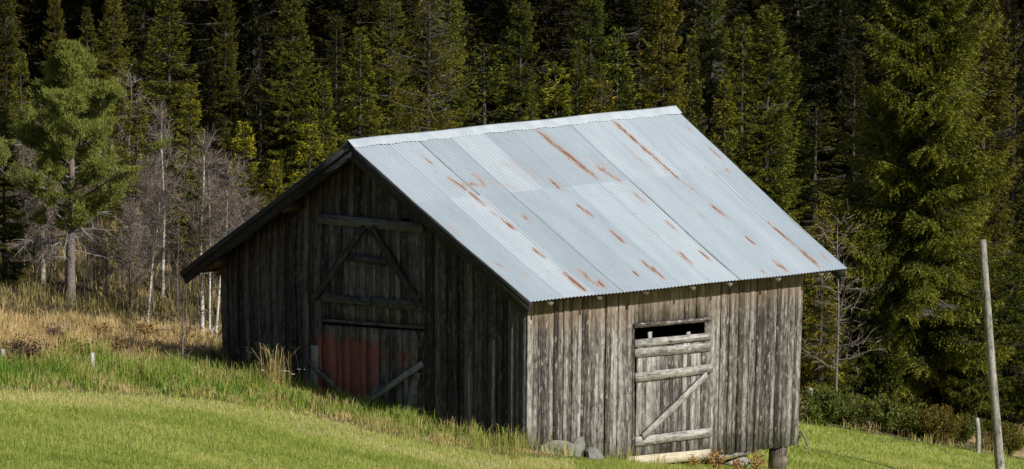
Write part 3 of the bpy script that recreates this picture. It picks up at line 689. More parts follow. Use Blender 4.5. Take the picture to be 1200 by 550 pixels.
def spruce(Hh,Rr,seed,dens=1.,low=.04,drop=.35,cl=.115,cw=.05,gap=0.,dead=.05,cones=0,ragged=.25,taper=.8,deadlow=0.,hang=.35):
    global R
    R=np.random.default_rng(seed)
    TV=[];Pc=[];Dc=[];Tc=[];Lc=[];limA=[];limB=[];limr=[];DA=[];DB=[];Dr=[];CP=[]
    z=Hh*low; az=0
    lob=R.uniform(0,6.28,6)
    while z<Hh*.992:
        t=(z-Hh*low)/(Hh*(1-low)); nb=R.integers(4,8)
        prof=(1-t)**taper*(.55+.45*min(1,t/.12))
        for k in range(nb):
            az+=2.4+R.uniform(-.5,.5); 
            irr=1+ragged*(math.sin(az*2+lob[0]+z*1.3)+.7*math.sin(az*3+lob[1]-z*2.1))*.5+R.normal(0,ragged*.35)
            l=max(.07,Rr*prof*irr+.06); 
            if R.random()<gap: continue
            zz=z+R.uniform(-.035,.035)
            up=.55*t**1.5-.1+R.normal(0,.06)+.18; dr=drop*(1-t*.75)*(.8+.5*R.random())
            ts=np.linspace(0,1,7); rr=l*ts; zc_=zz+l*(up*ts-dr*ts**2*1.3+.28*ts**4)
            bend=R.normal(0,.12)*ts**2*l
            c,s=math.cos(az),math.sin(az)
            path=np.stack([c*rr-s*bend,s*rr+c*bend,zc_],-1)
            isdead=R.random()<dead or (t<deadlow and R.random()<.6)
            br=.006+.011*l
            if isdead: DA.append(path[:-1]);DB.append(path[1:]);Dr.append(br*(1-ts*.8))
            else: limA.append(path[:-1]);limB.append(path[1:]);limr.append(br*(1-ts*.85))
            n=max(3,int(l/.042*dens)); tt_=np.sort(R.uniform(.02 if t>.25 else .12,1,n)); 
            bp=np.stack([np.interp(tt_,ts,path[:,j]) for j in range(3)],-1)
            tang=np.gradient(path,axis=0); tang/=np.linalg.norm(tang,axis=1,keepdims=True); tg=np.stack([np.interp(tt_,ts,tang[:,j]) for j in range(3)],-1)
            lat=np.array([-s,c,0])
            for sgn in (-1,1):
                tl=np.minimum((.10+.42*l*(1-tt_)*(.6+.8*R.random(n))+.03),.55)
                if isdead:
                    e=bp+ (tg*.5+lat*sgn*R.uniform(.3,1,n)[:,None]-np.array([0,0,.5])*R.random(n)[:,None])*tl[:,None]*.8
                    sel=R.random(n)<.6; DA.append(bp[sel]);DB.append(e[sel]);Dr.append(np.stack([np.full(sel.sum(),.004)]*1,-1)); continue
                d=tg*R.uniform(.5,1.,n)[:,None]+lat*sgn*R.uniform(.5,1.1,n)[:,None]-np.array([0,0,1])*(hang*(1-t*.6)*R.uniform(.3,1.7,n))[:,None]
                d/=np.linalg.norm(d,axis=1,keepdims=True)
                m=np.maximum(1,(tl/.042).astype(int)); 
                for j in range(int(m.max())):
                    sel=m>j; f=(j+R.random(sel.sum()))/m[sel]
                    P=bp[sel]+d[sel]*(tl[sel]*f)[:,None]+R.normal(0,.010,(sel.sum(),3)); P[:,2]-=hang*.35*tl[sel]*f**2
                    Pc.append(P); dd_=d[sel]+R.normal(0,.38,(sel.sum(),3)); dd_[:,2]-=.12; Dc.append(dd_); 
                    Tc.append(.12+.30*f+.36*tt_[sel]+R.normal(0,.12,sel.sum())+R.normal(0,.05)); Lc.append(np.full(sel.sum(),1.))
            if not isdead:
                Pc.append(path[-1:]);Dc.append(tang[-1:]);Tc.append(np.array([.7]));Lc.append(np.ones(1))
                if cones and t>1-cones and R.random()<.55:
                    k2=R.integers(1,4); CP.append(path[-1]-np.outer(R.uniform(0,.35,k2),path[-1]-path[0])-np.array([0,0,.05])+R.normal(0,.03,(k2,3)))
        z+=R.uniform(.14,.24)*(1 if t<.8 else .65)
    Pc=np.concatenate(Pc);Dc=np.concatenate(Dc);Tc=np.concatenate(Tc)
    nC=len(Pc); ln=cl*.66*R.uniform(.6,1.4,nC); V=tris(Pc,Dc,ln,cw*.50*R.uniform(.6,1.4,nC)); 
    F3=np.arange(len(V)).reshape(-1,3)
    tv,tf,_=trunk_mesh(Hh*.985,.012*Hh+.02,12,8,.01,top=.006)
    A=np.concatenate(limA);B_=np.concatenate(limB);rr=np.concatenate([np.stack([r[:-1],r[1:]],-1) for r in limr])
    lv,lf=tubes_np(A,B_,rr[:,0],rr[:,1])
    out={'crown':(V,F3,np.repeat(np.clip(Tc,0,1),3)),'trunk':merge([(tv,tf),(lv,lf)]),'H':Hh}
    if DA:
        ra=[];rb2=[]
        for a_,r_ in zip(DA,Dr):
            if r_.ndim==1: ra.append(r_[:-1]);rb2.append(r_[1:])
            else: ra.append(r_[:,0]);rb2.append(r_[:,0]*.3)
        out['dead']=tubes_np(np.concatenate(DA),np.concatenate(DB),np.concatenate(ra),np.concatenate(rb2))
    if CP:
        CP=np.concatenate(CP); n=len(CP); cv=[]
        for k in range(3): cv.append(tris(CP+np.array([0,0,.03]),np.tile([0,0,-1.],(n,1))+R.normal(0,.1,(n,3)),.09,.032))
        cv=np.concatenate(cv); out['cones']=(cv,np.arange(len(cv)).reshape(-1,3),np.repeat(R.random(len(cv)//3),3))
    return out
MESH={}
def tree_meshes(key,d,crown_mat='spruce',trunk_mat='bark',dead_mat='lichen'):
    r=[]
    def m_(n,V,Fc,mat,t=None,extra=None):
        V=np.asarray(V); Fc=np.asarray(Fc); nf=len(Fc); nv=len(V)
        if t is None: t=np.full(nv,.5)
        if extra is not None:
            V2,F2,mat2,t2=extra; V=np.concatenate([V,V2]); Fc=np.concatenate([Fc,np.asarray(F2)+nv]); t=np.concatenate([t,np.full(len(V2),.5) if t2 is None else t2])
        o=mk(n,V,Fc,M[mat],attrs={'tint':('POINT','FLOAT',t)},link=False,smooth=(n=='trunk'))
        if extra is not None:
            o.data.materials.append(M[mat2]); ix=np.zeros(len(Fc),np.int32); ix[nf:]=1; o.data.polygons.foreach_set('material_index',ix)
        r.append((n,o.data)); bpy.data.objects.remove(o)
    m_('trunk',d['trunk'][0],d['trunk'][1],trunk_mat,None,(*d['dead'],dead_mat,None) if 'dead' in d else None)
    m_('crown',*d['crown'][:2],crown_mat,d['crown'][2],(*d['cones'][:2],'cone',d['cones'][2]) if 'cones' in d else None)
    MESH[key]=(r,d['H'])
n_front=True
def put(key,name,x,y,h,label,cat,group=None,color=(1,1,1),wide=1.,rot=None,z=None,lean=(0,0)):
    r,H0=MESH[key]; s=h/H0; zz=hbase(x,y) if z is None else z
    e=thing(name,label,cat,(x,y,float(zz)-.05),group); e.rotation_euler=(lean[0],lean[1],random.uniform(0,6.28) if rot is None else rot); e.scale=(s*wide,s*wide,s)
    color=tuple(c*1.15 for c in color) if n_front else color  # placed trees brightened in colour to look sunlit before the fill
    for n,me in r:
        o=bpy.data.objects.new(n,me); COL.objects.link(o); o.parent=e; o.color=(*color,1)
    return e
def at(px,Yd): return (px-600)/F*Yd*1.0
def put_px(key,name,px,top,Yd,label,cat,**k):
    x=at(px,Yd); h=float(EYE[2]+ray(px,top)[2]*Yd-hbase(x,Yd)); 
    # include roll: solve x so the mid trunk lies at px
    return put(key,name,x,Yd,h,label,cat,**k)
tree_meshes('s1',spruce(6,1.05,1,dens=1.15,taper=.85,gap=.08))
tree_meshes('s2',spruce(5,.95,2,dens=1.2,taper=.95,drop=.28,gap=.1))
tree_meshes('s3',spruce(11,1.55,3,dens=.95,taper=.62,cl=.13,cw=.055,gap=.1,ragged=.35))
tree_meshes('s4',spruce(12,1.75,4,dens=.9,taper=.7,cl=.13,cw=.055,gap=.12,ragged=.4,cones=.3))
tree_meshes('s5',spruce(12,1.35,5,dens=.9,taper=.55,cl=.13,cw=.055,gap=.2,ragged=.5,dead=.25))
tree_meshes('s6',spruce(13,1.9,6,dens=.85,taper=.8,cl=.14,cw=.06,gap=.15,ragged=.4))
tree_meshes('dead1',spruce(11,1.5,8,dens=.55,taper=.5,cl=.12,cw=.045,gap=.15,ragged=.45,dead=.4,hang=.9))
tree_meshes('thin',spruce(4,.55,9,dens=1.2,taper=.7,gap=.15,cl=.10,cw=.045,cones=.0,ragged=.35))
tree_meshes('wide',spruce(5,1.7,10,dens=1.25,taper=.7,gap=.1,ragged=.35,drop=.3))
tree_meshes('big',spruce(13.5,2.35,12,dens=1.6,taper=.52,cl=.125,cw=.055,gap=.07,ragged=.5,dead=.05,cones=.35,deadlow=.0,hang=.75,drop=.42,low=.02))
# --- scots pine
def pine(Hh,seed):
    global R
    R=np.random.default_rng(seed); A=[];B_=[];ra=[];rb2=[];DA=[];DB=[];dr_=[];tp=[];td=[]
    def limb(p,d,l,r,lev,dead=False):
        n=5; pts=[p]; dd=d.copy()
        for i in range(n):
            dd=dd+R.normal(0,.13,3)+np.array([0,0,.07 if not dead else -.05]); dd/=np.linalg.norm(dd); pts.append(pts[-1]+dd*l/n)
        pts=np.array(pts); rs=r*(1-np.linspace(0,1,n+1)*.75)
        (DA if dead else A).append(pts[:-1]);(DB if dead else B_).append(pts[1:])
        if dead: dr_.append(np.stack([rs[:-1],rs[1:]],-1))
        else: ra.append(rs[:-1]);rb2.append(rs[1:])
        if lev<2:
            for k in range(R.integers(5,8) if not dead else R.integers(3,7)):
                i=R.integers(1 if lev else 2,n+1); s=R.normal(0,1,3); s[2]=abs(s[2])*.5 if not dead else s[2]*.4; q=dd*.8+s*.55; q/=np.linalg.norm(q)
                limb(pts[i],q,l*R.uniform(.28,.5),r*.45,lev+1,dead)
        if not dead and lev>=1:
            for k in range(3 if lev==2 else 4):
                i=R.integers(2,n+1); tp.append(pts[i]+R.normal(0,.03,3)); td.append(dd)
    z=Hh*.22
    while z<Hh*.36:
        az=R.uniform(0,6.28); limb(np.array([0,0,z]),np.array([math.cos(az),math.sin(az),R.uniform(-.25,.1)]),R.uniform(.5,1.15),.02,0,True); z+=.075
    z=Hh*.30; az=0
    while z<Hh*.98:
        t=(z-Hh*.30)/(Hh*.68); l=(1.25*(1-t)**1.0*(.5+.65*math.sin(min(1,t*3.2)*1.57)))*R.uniform(.4,1.45)+.15
        for k in range(3):
            az+=2.1+R.uniform(-.4,.4); limb(np.array([0,0,z+R.uniform(-.08,.08)]),np.array([math.cos(az),math.sin(az),R.uniform(.05,.35)+t*.6]),l,.018+.012*l,0)
        z+=R.uniform(.17,.25)
    tp=np.array(tp);td=np.array(td);n=len(tp);k=20
    P=np.repeat(tp,k,0)+R.normal(0,.035,(n*k,3)); D=R.normal(0,1,(n*k,3)); D[:,2]=np.abs(D[:,2])*.9+.15; D=D/np.linalg.norm(D,axis=1,keepdims=True)+np.repeat(td,k,0)*.5
    V=tris(P,D,R.uniform(.05,.10,n*k),.013); T=np.clip(.5+np.repeat(R.normal(0,.15,n),k)+R.normal(0,.12,n*k),0,1)
    tv,tf,_=trunk_mesh(Hh,.085,16,10,.03,top=.012); lv,lf=tubes_np(np.concatenate(A),np.concatenate(B_),np.concatenate(ra),np.concatenate(rb2))
    dd=np.concatenate(dr_); 
    return {'crown':(V,np.arange(len(V)).reshape(-1,3),np.repeat(T,3)),'trunk':merge([(tv,tf),(lv,lf)]),'dead':tubes_np(np.concatenate(DA),np.concatenate(DB),dd[:,0],dd[:,1]),'H':Hh}
tree_meshes('pine',pine(5.6,21),'pine','pinebark','deadwood')
# --- bare deciduous trees
def bare(Hh,seed,spread=.28,first=.3,nl=26,trunk_r=.045,lean=(0,0),twigs=1.,droop=0.,tl=1.,wt=.006,stiff=False):
    global R
    R=np.random.default_rng(seed); tv,tf,axp=trunk_mesh(Hh,trunk_r,16,8,.05,lean,.006); A=[];B_=[];ra=[];rb2=[];TP=[];TD=[];TL=[]
    for k in range(nl):
        f=first+(1-first)*(k+R.random())/nl*.97; P0=np.array([np.interp(f,np.linspace(0,1,len(axp)),axp[:,j]) for j in range(3)])
        az=k*2.4+R.uniform(-.6,.6); l=Hh*spread*(1.12-f)**.75*R.uniform(.55,1.2); d=np.array([math.cos(az),math.sin(az),.9 if not stiff else .05]); pts=[P0]
        for i in range(6):
            d=d+R.normal(0,.14,3)+np.array([0,0,.05-droop*i*.1]); d/=np.linalg.norm(d); pts.append(pts[-1]+d*l/6)
        pts=np.array(pts); rs=(.003+.010*l)*(1-np.linspace(0,1,7)*.85); A.append(pts[:-1]);B_.append(pts[1:]);ra.append(rs[:-1]);rb2.append(rs[1:])
        n=int((8+l*12)*twigs); f2=R.uniform(.15,1,n)*6; i0=np.minimum(f2.astype(int),5); bp=pts[i0]+(pts[i0+1]-pts[i0])*(f2-i0)[:,None]
        dd=np.tile(d,(n,1))*.7+R.normal(0,.55,(n,3)); dd[:,2]+=.25-droop; dd/=np.linalg.norm(dd,axis=1,keepdims=True); ll=R.uniform(.12,.42,n)*tl
        TP.append(bp);TD.append(dd);TL.append(ll)
        m=n*3; j=R.integers(0,n,m); g=R.uniform(.2,1,m); bp2=bp[j]+dd[j]*(ll[j]*g)[:,None]; d2=dd[j]+R.normal(0,.45,(m,3)); TP.append(bp2);TD.append(d2);TL.append(R.uniform(.08,.24,m)*tl)
    TP=np.concatenate(TP);TD=np.concatenate(TD);TL=np.concatenate(TL); V=tris(TP,TD,TL,wt*R.uniform(.7,1.4,len(TP)))
    lv,lf=tubes_np(np.concatenate(A),np.concatenate(B_),np.concatenate(ra),np.concatenate(rb2))
    return {'crown':(V,np.arange(len(V)).reshape(-1,3),np.repeat(R.random(len(TP)),3)),'trunk':(tv,tf),'dead':(lv,lf),'H':Hh}
tree_meshes('b1',bare(4.2,31,.24,.38,30,.038,wt=.009,twigs=1.6),'twig','birch','thicket')
tree_meshes('b2',bare(3.6,32,.28,.3,34,.032,(.35,.1),wt=.009,twigs=1.7),'twig','birch','thicket')
tree_meshes('b3',bare(4.,33,.30,.2,46,.035,wt=.010,twigs=2.),'twig','thicket','thicket')
tree_meshes('b4',bare(3.2,34,.34,.12,46,.028,wt=.010,twigs=2.),'twig','thicket','thicket')
tree_meshes('snag',bare(3.6,35,.20,.15,34,.04,twigs=.5,droop=.45,stiff=True,wt=.008),'twig','deadwood','deadwood')
tree_meshes('pole1',bare(2.6,36,.12,.45,12,.028,twigs=.5,wt=.008),'twig','thicket','thicket')
tree_meshes('grey',bare(3.4,37,.26,.2,26,.026,twigs=.7,stiff=True,wt=.009),'twig','lichen','lichen')
# --- placed trees, left to right; spruce colours carry painted sunlight and shade
SP='spruces standing at the front of the forest'
put_px('pine','pine_tree',80,52,72.5,'scots pine with bare grey lower trunk and rounded bright green crown left of the barn','tree',lean=(0,.0),rot=1.,wide=1.2)
put_px('s1','spruce_tree',2,128,73.5,'green spruce cut off by the left edge of the picture','tree',group=SP,color=(1.25,1.3,1.2))
put_px('s2','spruce_tree',22,55,86,'pointed spruce rising behind the left edge spruce','tree',group=SP,color=(1.3,1.25,1),wide=.9)
put_px('thin','spruce_tree',158,116,80,'slender yellowish spruce just right of the pine crown','tree',group=SP,color=(1.5,1.3,1),wide=1.1)
put_px('s2','spruce_tree',155,60,97,'small blue-green spruce standing above the grey fallen crown','tree',group=SP,color=(.9,1.3,1.3),wide=.35)
put_px('s2','spruce_tree',222,97,82,'narrow spruce between the two tallest bare birches','tree',group=SP,color=(1.9,1.7,1.),wide=.9)
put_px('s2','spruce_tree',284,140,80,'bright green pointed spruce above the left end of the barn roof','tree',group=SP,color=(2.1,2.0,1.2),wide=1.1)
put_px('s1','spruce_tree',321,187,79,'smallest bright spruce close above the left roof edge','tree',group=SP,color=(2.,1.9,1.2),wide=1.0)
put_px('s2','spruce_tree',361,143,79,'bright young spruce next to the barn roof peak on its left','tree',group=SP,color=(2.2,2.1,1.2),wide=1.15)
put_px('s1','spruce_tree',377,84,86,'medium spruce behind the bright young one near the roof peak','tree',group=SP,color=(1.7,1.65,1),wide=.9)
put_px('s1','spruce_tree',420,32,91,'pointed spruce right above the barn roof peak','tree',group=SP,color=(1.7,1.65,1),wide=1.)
for ky,px,tp_,Yd,w_,c_,lb in (('s3',262,-25,101,.8,(.8,.75,.55),'tall full spruce with hidden top, behind the bright pointed one left of the peak'),('s4',130,-30,95,1.,(1.1,1.05,.9),'tall olive spruce behind the upper right of the pine crown'),
  ('s3',62,-22,97,.8,(.85,.75,.55),'tall spruce directly behind the top of the pine'),('s1',196,-15,96,1.2,(1.1,1.1,.9),'narrow lit spruce tip left of the full spruce near the roof peak'),('s5',455,-30,99,1.,(1.,1.05,.9),'tall slim spruce between roof peak spruce and half dead one'),
  ('s3',608,-18,98,.9,(.85,.95,.8),'dim tall spruce left of the mid ridge pointed spruce'),('s3',690,-30,99,.9,(.8,.95,.75),'dim tall spruce above the golden slender one'),('s3',5,-45,94,.8,(.9,.8,.6),'tall yellowish spruce in the upper left corner')):
    put_px(ky,'spruce_tree',px,tp_,Yd,lb,'tree',group=SP,color=c_,wide=w_)
put_px('s3','spruce_tree',340,-35,97,'tall spruce with tip out of frame, left of the one above the roof peak','tree',group=SP,color=(1.15,1.15,1))
put_px('dead1','spruce_tree',500,-20,88,'half dead spruce with pale hanging lichen branches above the ridge','tree',group=SP,color=(1.5,1.25,1.1),wide=1.3)
put_px('s5','spruce_tree',525,-25,94,'slim green spruce just behind the half dead one','tree',group=SP,color=(1.2,1.3,1))
put_px('thin','spruce_tree',566,52,90,'slender dim spruce above the left half of the ridge','tree',group=SP,color=(1.0,1.1,.9),wide=1.3)
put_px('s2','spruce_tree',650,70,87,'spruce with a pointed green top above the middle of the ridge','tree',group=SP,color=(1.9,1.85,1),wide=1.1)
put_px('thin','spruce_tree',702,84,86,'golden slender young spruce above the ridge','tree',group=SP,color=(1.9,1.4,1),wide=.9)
put_px('s1','spruce_tree',722,33,92,'green spruce behind the golden slender one','tree',group=SP,color=(1.2,1.35,1),wide=.9)
put_px('s4','spruce_tree',775,-45,94,'tall brownish spruce with cones above the right end of the ridge','tree',group=SP,color=(1.2,1.1,.9),wide=.85)
put_px('s5','spruce_tree',832,-60,100,'tall shadowy spruce with drooping grey twigs right of the ridge end','tree',group=SP,color=(.8,.9,.8))
put_px('s3','spruce_tree',898,2,91,'full spruce lit yellow green above the right roof edge','tree',group=SP,color=(1.2,1.25,.85),wide=1.05)
put_px('s3','spruce_tree',925,62,94,'lower spruce leaning close against the full yellow green one','tree',group=SP,color=(1.0,1.15,.85),wide=1.)
put_px('big','spruce_tree',1085,-90,84.5,'largest spruce, drooping and ragged, filling the right side behind the leaning pole','tree',group=SP,color=(.92,.98,.72),rot=.6,wide=1.08)
put_px('s4','spruce_tree',1152,-100,91,'tall brownish spruce behind the largest one, top out of frame','tree',group=SP,color=(.85,.75,.6),wide=.75)
put_px('s3','spruce_tree',1222,90,86,'spruce cut off by the right edge of the picture','tree',group=SP,color=(.8,.85,.7))
put_px('thin','spruce_tree',965,238,82,'little slender spruce beside the right corner of the roof','tree',group=SP,color=(1.7,1.4,1),wide=.8)
put_px('wide','spruce_tree',968,318,83,'low bushy spruce touching the right wall end','tree',group=SP,color=(1.,1.1,.8),wide=.8)
put_px('wide','spruce_tree',1150,330,83.5,'low bushy spruce behind the lower half of the leaning pole','tree',group=SP,color=(.95,1.05,.8),wide=.8)
put_px('wide','spruce_tree',1040,345,84.,'low spruce branches between the bare grey tree and the largest spruce','tree',group=SP,color=(1.1,1.2,.95),wide=.75)
for px,tp_,Yd,w_,lb in ((1002,215,85.5,.8,'between the bare grey tree and the largest spruce, upper'),(948,285,84.5,.8,'half hidden behind the right end of the roof'),(1020,285,83.6,.8,'in front of the lower left side of the largest spruce'),(1190,300,84,.9,'low at the right edge behind the pole')):
    put_px('wide','spruce_tree',px,tp_,Yd,'dense leafy spruce '+lb,'tree',group=SP,color=(.95,1.05,.75),wide=w_)
put_px('grey','bare_tree',985,252,81,'bare grey tree beside the right corner of the roof','tree',wide=.9)
put_px('grey','dead_tree',150,82,90,'gnarled grey dead crown to the right of the pine top','tree',wide=1.2)
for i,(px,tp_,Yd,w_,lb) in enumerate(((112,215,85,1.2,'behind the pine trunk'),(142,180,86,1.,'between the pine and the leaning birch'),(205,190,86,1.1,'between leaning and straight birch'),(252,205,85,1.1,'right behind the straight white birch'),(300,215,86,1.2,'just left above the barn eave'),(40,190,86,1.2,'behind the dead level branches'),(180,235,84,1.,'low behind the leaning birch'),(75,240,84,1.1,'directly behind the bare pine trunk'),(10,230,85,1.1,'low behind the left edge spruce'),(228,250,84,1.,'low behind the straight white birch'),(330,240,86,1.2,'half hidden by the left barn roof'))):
    put_px(['s1','wide'][i%2],'spruce_tree',px,tp_,Yd,'small dark spruce '+lb,'tree',group='small dark spruces in the shade behind the bare trees',color=(.6,.6,.55),wide=w_*(.9 if i%2 else 1.5))  # shade behind the thicket put into the crown colour
r2=random.Random(3)
for i,(px,tp_,Yd,lb) in enumerate(((100,8,97,'above and right of the pine top'),(178,30,98,'in the upper left, above the purple twigs'),(243,62,99,'between the narrow spruce and the bright pointed one'),(303,78,97,'in a dark gap above the left roof slope'),(392,12,99,'between the roof peak spruces'),
  (452,58,99,'just left of the half dead spruce, low top'),(480,96,97,'low in the gap left of the half dead spruce'),(545,15,99,'between the half dead spruce and the slender dim one'),(592,85,97,'small, just left of the middle of the ridge'),(622,118,95,'smallest tip above the ridge middle'),
  (675,48,98,'between the pointed green and the golden one'),(748,72,97,'low left of the brownish coned spruce'),(808,42,98,'just right of the ridge end, upper part'),(848,92,97,'first low one right of the ridge end'),(868,20,99,'left neighbour of the full yellow green spruce'),(955,120,99,'dim one in the dark gap right of the roof'),(1000,60,101,'dim tall one left of the largest spruce'),(1188,40,97,'dim one between pole and right edge'),(55,120,96,'behind the pine, left'),(800,116,95,'tiny tip at the ridge end'))):
    g=r2.uniform(.6,1.15)*(.5 if px>930 else 1)*(.45 if px in (303,392,243,452,592,748,545) else 1)  # crowns in the gaps and far right darkened to paint in forest shade
    put_px(['s1','s2','s1','thin'][i%4],'spruce_tree',px,tp_,Yd,'pointed forest spruce '+lb,'tree',group=SP,color=(1.15*g,1.12*g,.85*g),wide=r2.uniform(.7,1.)*(1.5 if i%4==3 else 1))
# birches and the thicket
BG='bare trees at the meadow edge left of the barn'
put_px('b1','birch_tree',235,160,71.6,'white-barked birch, straight and tallest, left of the barn eave','tree',group=BG,wide=1.1)
put_px('b1','birch_tree',244,185,72.1,'pale thin birch standing tight behind the straight white one','tree',group=BG,wide=.7)
put_px('b2','birch_tree',170,215,72.,'white birch leaning to the right near the middle of the thicket','tree',group=BG,rot=0.)
put_px('b2','birch_tree',250,225,71.2,'slanting birch partly hidden by the barn eave','tree',group=BG,rot=.2)
put_px('b1','birch_tree',189,128,76,'twin stemmed pale bare birch in front of the dark forest','tree',group=BG,rot=2)
put_px('snag','dead_spruce',47,140,75,'dead bare spruce with level grey branches left of the pine','tree',group=BG,wide=1.5)
k=0
bush=[('b3',25,170,76),('b3',62,165,77),('b4',38,215,74.5),('b4',112,265,74.5),('b3',176,190,75.),('b4',150,240,74),('b3',268,190,76),('b4',292,235,75),('b3',100,215,77.5),('b4',312,262,75)]
words=['far left behind the edge spruce','left of the pine crown','below the dead level branches','behind the lower pine trunk','between the two white birches at mid height','left of the leaning birch','behind the slanting birch by the eave','low by the left barn eave','dark twigs behind the pine','hidden partly by the barn roof edge']
for (ky,px,tp_,Yd),wd in zip(bush,words):
    put_px(ky,'bare_tree',px,tp_,Yd,'fine purple-grey bare tree '+wd,'tree',group=BG)
pol=[(96,285,73.8),(108,270,74.6),(122,262,73.6),(141,280,74.2),(150,250,73.2),(206,265,73.4),(216,285,72.6),(58,265,73.6),(20,300,73.9),(196,290,74.5),(258,300,72.9)]
wd=['first thin dark stem right of the pine trunk','second thin dark stem right of the pine trunk','thin stem midway between pine and leaning birch','thin stem with a crooked top, left of the leaning birch','thin stem touching the leaning birch','thin stem left of the straight white birch','short stem left of the straight white birch','thin stem left of the pine trunk','thin stem near the left picture edge','thin stem between the leaning and straight birches','thin stem next to the barn wall']
for (px,tp_,Yd),w_ in zip(pol,wd): put_px('pole1','bare_sapling',px,tp_,Yd,w_,'tree',group=BG)
# forest fill behind
rr=random.Random(5); n=0; n_front=False
for row in range(8):
    Yd=104+row*5.2; half=Yd*600/F+2.5; x=-half+rr.uniform(0,2)
    while x<half:
        yy=Yd+rr.uniform(-2,2); px=600+F*x/yy
        key=rr.choice(['s3','s4','s5','s6','s6','s3']); h=rr.uniform(8,14.5)+(row*.5)
        z=float(hbase(x,yy))
        #, more distant stretch right of the barn
        zone=('left of the barn' if px<400 else 'above the barn ridge' if px<800 else 'right of the barn')
        g=rr.uniform(.2,.38)*(.75 if px>800 else 1); cr=(g*rr.uniform(.95,1.15),g*rr.uniform(.95,1.1),g*.85)  # deep forest shade put into the crown colour, deeper right of the barn
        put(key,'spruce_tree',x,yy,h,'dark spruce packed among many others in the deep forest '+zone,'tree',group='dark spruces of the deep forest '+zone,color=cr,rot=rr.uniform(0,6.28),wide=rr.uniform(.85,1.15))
        n+=1; x+=rr.uniform(1.9,3.2)
print('fill trees',n)
# ---------------------------------------------------------------- shrubs, weeds, flowers
def shrub(Hh,Rr,seed,nst=22,leafn=60,ls=.05,lw=.03):
    global R
    R=np.random.default_rng(seed); A=[];B_=[];ra=[];P=[];D=[]
    for k in range(nst):
        az=R.uniform(0,6.28); out=R.uniform(.1,1)*Rr; h=Hh*R.uniform(.55,1.05)*(1-.35*out/Rr); pts=[np.array([math.cos(az)*out*.15,math.sin(az)*out*.15,-.05])]
        for i in range(1,6):
            f=i/5; pts.append(np.array([math.cos(az)*out*f**1.2,math.sin(az)*out*f**1.2,h*f])+R.normal(0,.02,3))
        pts=np.array(pts); A.append(pts[:-1]);B_.append(pts[1:]);ra.append(np.stack([.008*(1-np.arange(5)/6),.008*(1-np.arange(1,6)/6)],-1))
        f=R.uniform(.25,1,leafn)**.8*5; i0=np.minimum(f.astype(int),4); bp=pts[i0]+(pts[i0+1]-pts[i0])*(f-i0)[:,None]+R.normal(0,.05,(leafn,3)); P.append(bp); dd=R.normal(0,.6,(leafn,3)); dd[:,2]+=.5; D.append(dd)
    P=np.concatenate(P);D=np.concatenate(D);ra=np.concatenate(ra); V=tris(P,D,ls*R.uniform(.6,1.5,len(P)),lw)
    v,f=tubes_np(np.concatenate(A),np.concatenate(B_),ra[:,0],ra[:,1])
    return {'crown':(V,np.arange(len(V)).reshape(-1,3),np.repeat(R.random(len(P)),3)),'trunk':(v,f),'H':Hh}
def rename(key,names):
    r,h=MESH[key]; MESH[key]=([(names.get(n,n),m) for n,m in r],h)
tree_meshes('shrub',shrub(1.,.75,51,40,110,.07,.03),'shrub','thicket'); rename('shrub',{'trunk':'stems','crown':'leaves'})
tree_meshes('dshrub',shrub(.55,.42,52,60,26,.05,.02),'twig','thicket'); rename('dshrub',{'trunk':'stems','crown':'twigs'})
tree_meshes('weed',shrub(.42,.17,53,11,15,.05,.03),'weed','thicket'); rename('weed',{'trunk':'stems','crown':'leaves'})
tree_meshes('bshrub',bare(1.3,54,.42,.05,18,.016,twigs=.5,wt=.008),'twig','thicket','thicket'); rename('bshrub',{'trunk':'stems','dead_branches':'branches','crown':'twigs'})
def put_g(key,name,px,py,h,label,cat,**k):
    P=ground_at(px,py); return put(key,name,P[0],P[1],h,label,cat,**k)
SG='shrubs below the spruces right of the barn'; SK=.9
for px,py,h,w,c,lb in ((962,498,.95,1.,(1.,1.05,.8),'olive green shrub nearest the right barn wall'),(1000,500,.8,1.1,(.9,.9,.8),'dull green shrub second from the barn wall'),(1045,508,1.,1.1,(1.1,1.1,.8),'yellowish green shrub under the largest spruce'),
    (1100,520,.95,1.,(1.2,.8,.6),'rusty brown shrub left of the grey fence post'),(1178,532,.8,1.1,(1.,.85,.6),'low mixed shrub right of the leaning pole'),(1128,520,.8,.8,(1.0,1.,.7),'small green shrub just left of the grey fence post'),(1075,514,.7,1.,(.9,1.0,.7),'low dark shrub left of the rusty one')):
    put_g('shrub','shrub',px,py,h,lb,'shrub',group=SG,color=tuple(SK*q for q in c),wide=w)
put_g('dshrub','heather_shrub',28,428,.55,'dark red-brown twiggy shrub in the dry grass at far left','shrub',color=(.55,.35,.3),wide=1.3)
put_g('dshrub','heather_shrub',62,402,.4,'small dark twiggy shrub left of the pine trunk foot','shrub',color=(.6,.4,.35),wide=1.)
put_g('bshrub','bare_shrub',214,434,1.35,'dark bare shrub with upright twigs in the dry grass left of the barn','shrub',color=(.6,.55,.5))
put_g('bshrub','bare_shrub',152,425,.9,'lower bare shrub between the white stake and the tall bare shrub','shrub',color=(.7,.6,.5))
for px,py,h,lb in ((822,562,.42,'rusty orange weed under the right edge of the side door'),(868,560,.42,'rusty orange weed left of the round corner post'),(846,570,.3,'low rusty weed between the pale stones'),(795,556,.28,'rusty weed below the middle of the side door threshold'),(940,556,.25,'small rusty weed right of the round corner post')):
    a_,z_=side(min(px,930),540); P=warp([a_ if px<935 else AF+.1,BN-.3,0]); put('weed','weed',P[0],P[1],h,lb,'plant',group='rusty weeds at the barn foot',wide=1.2)
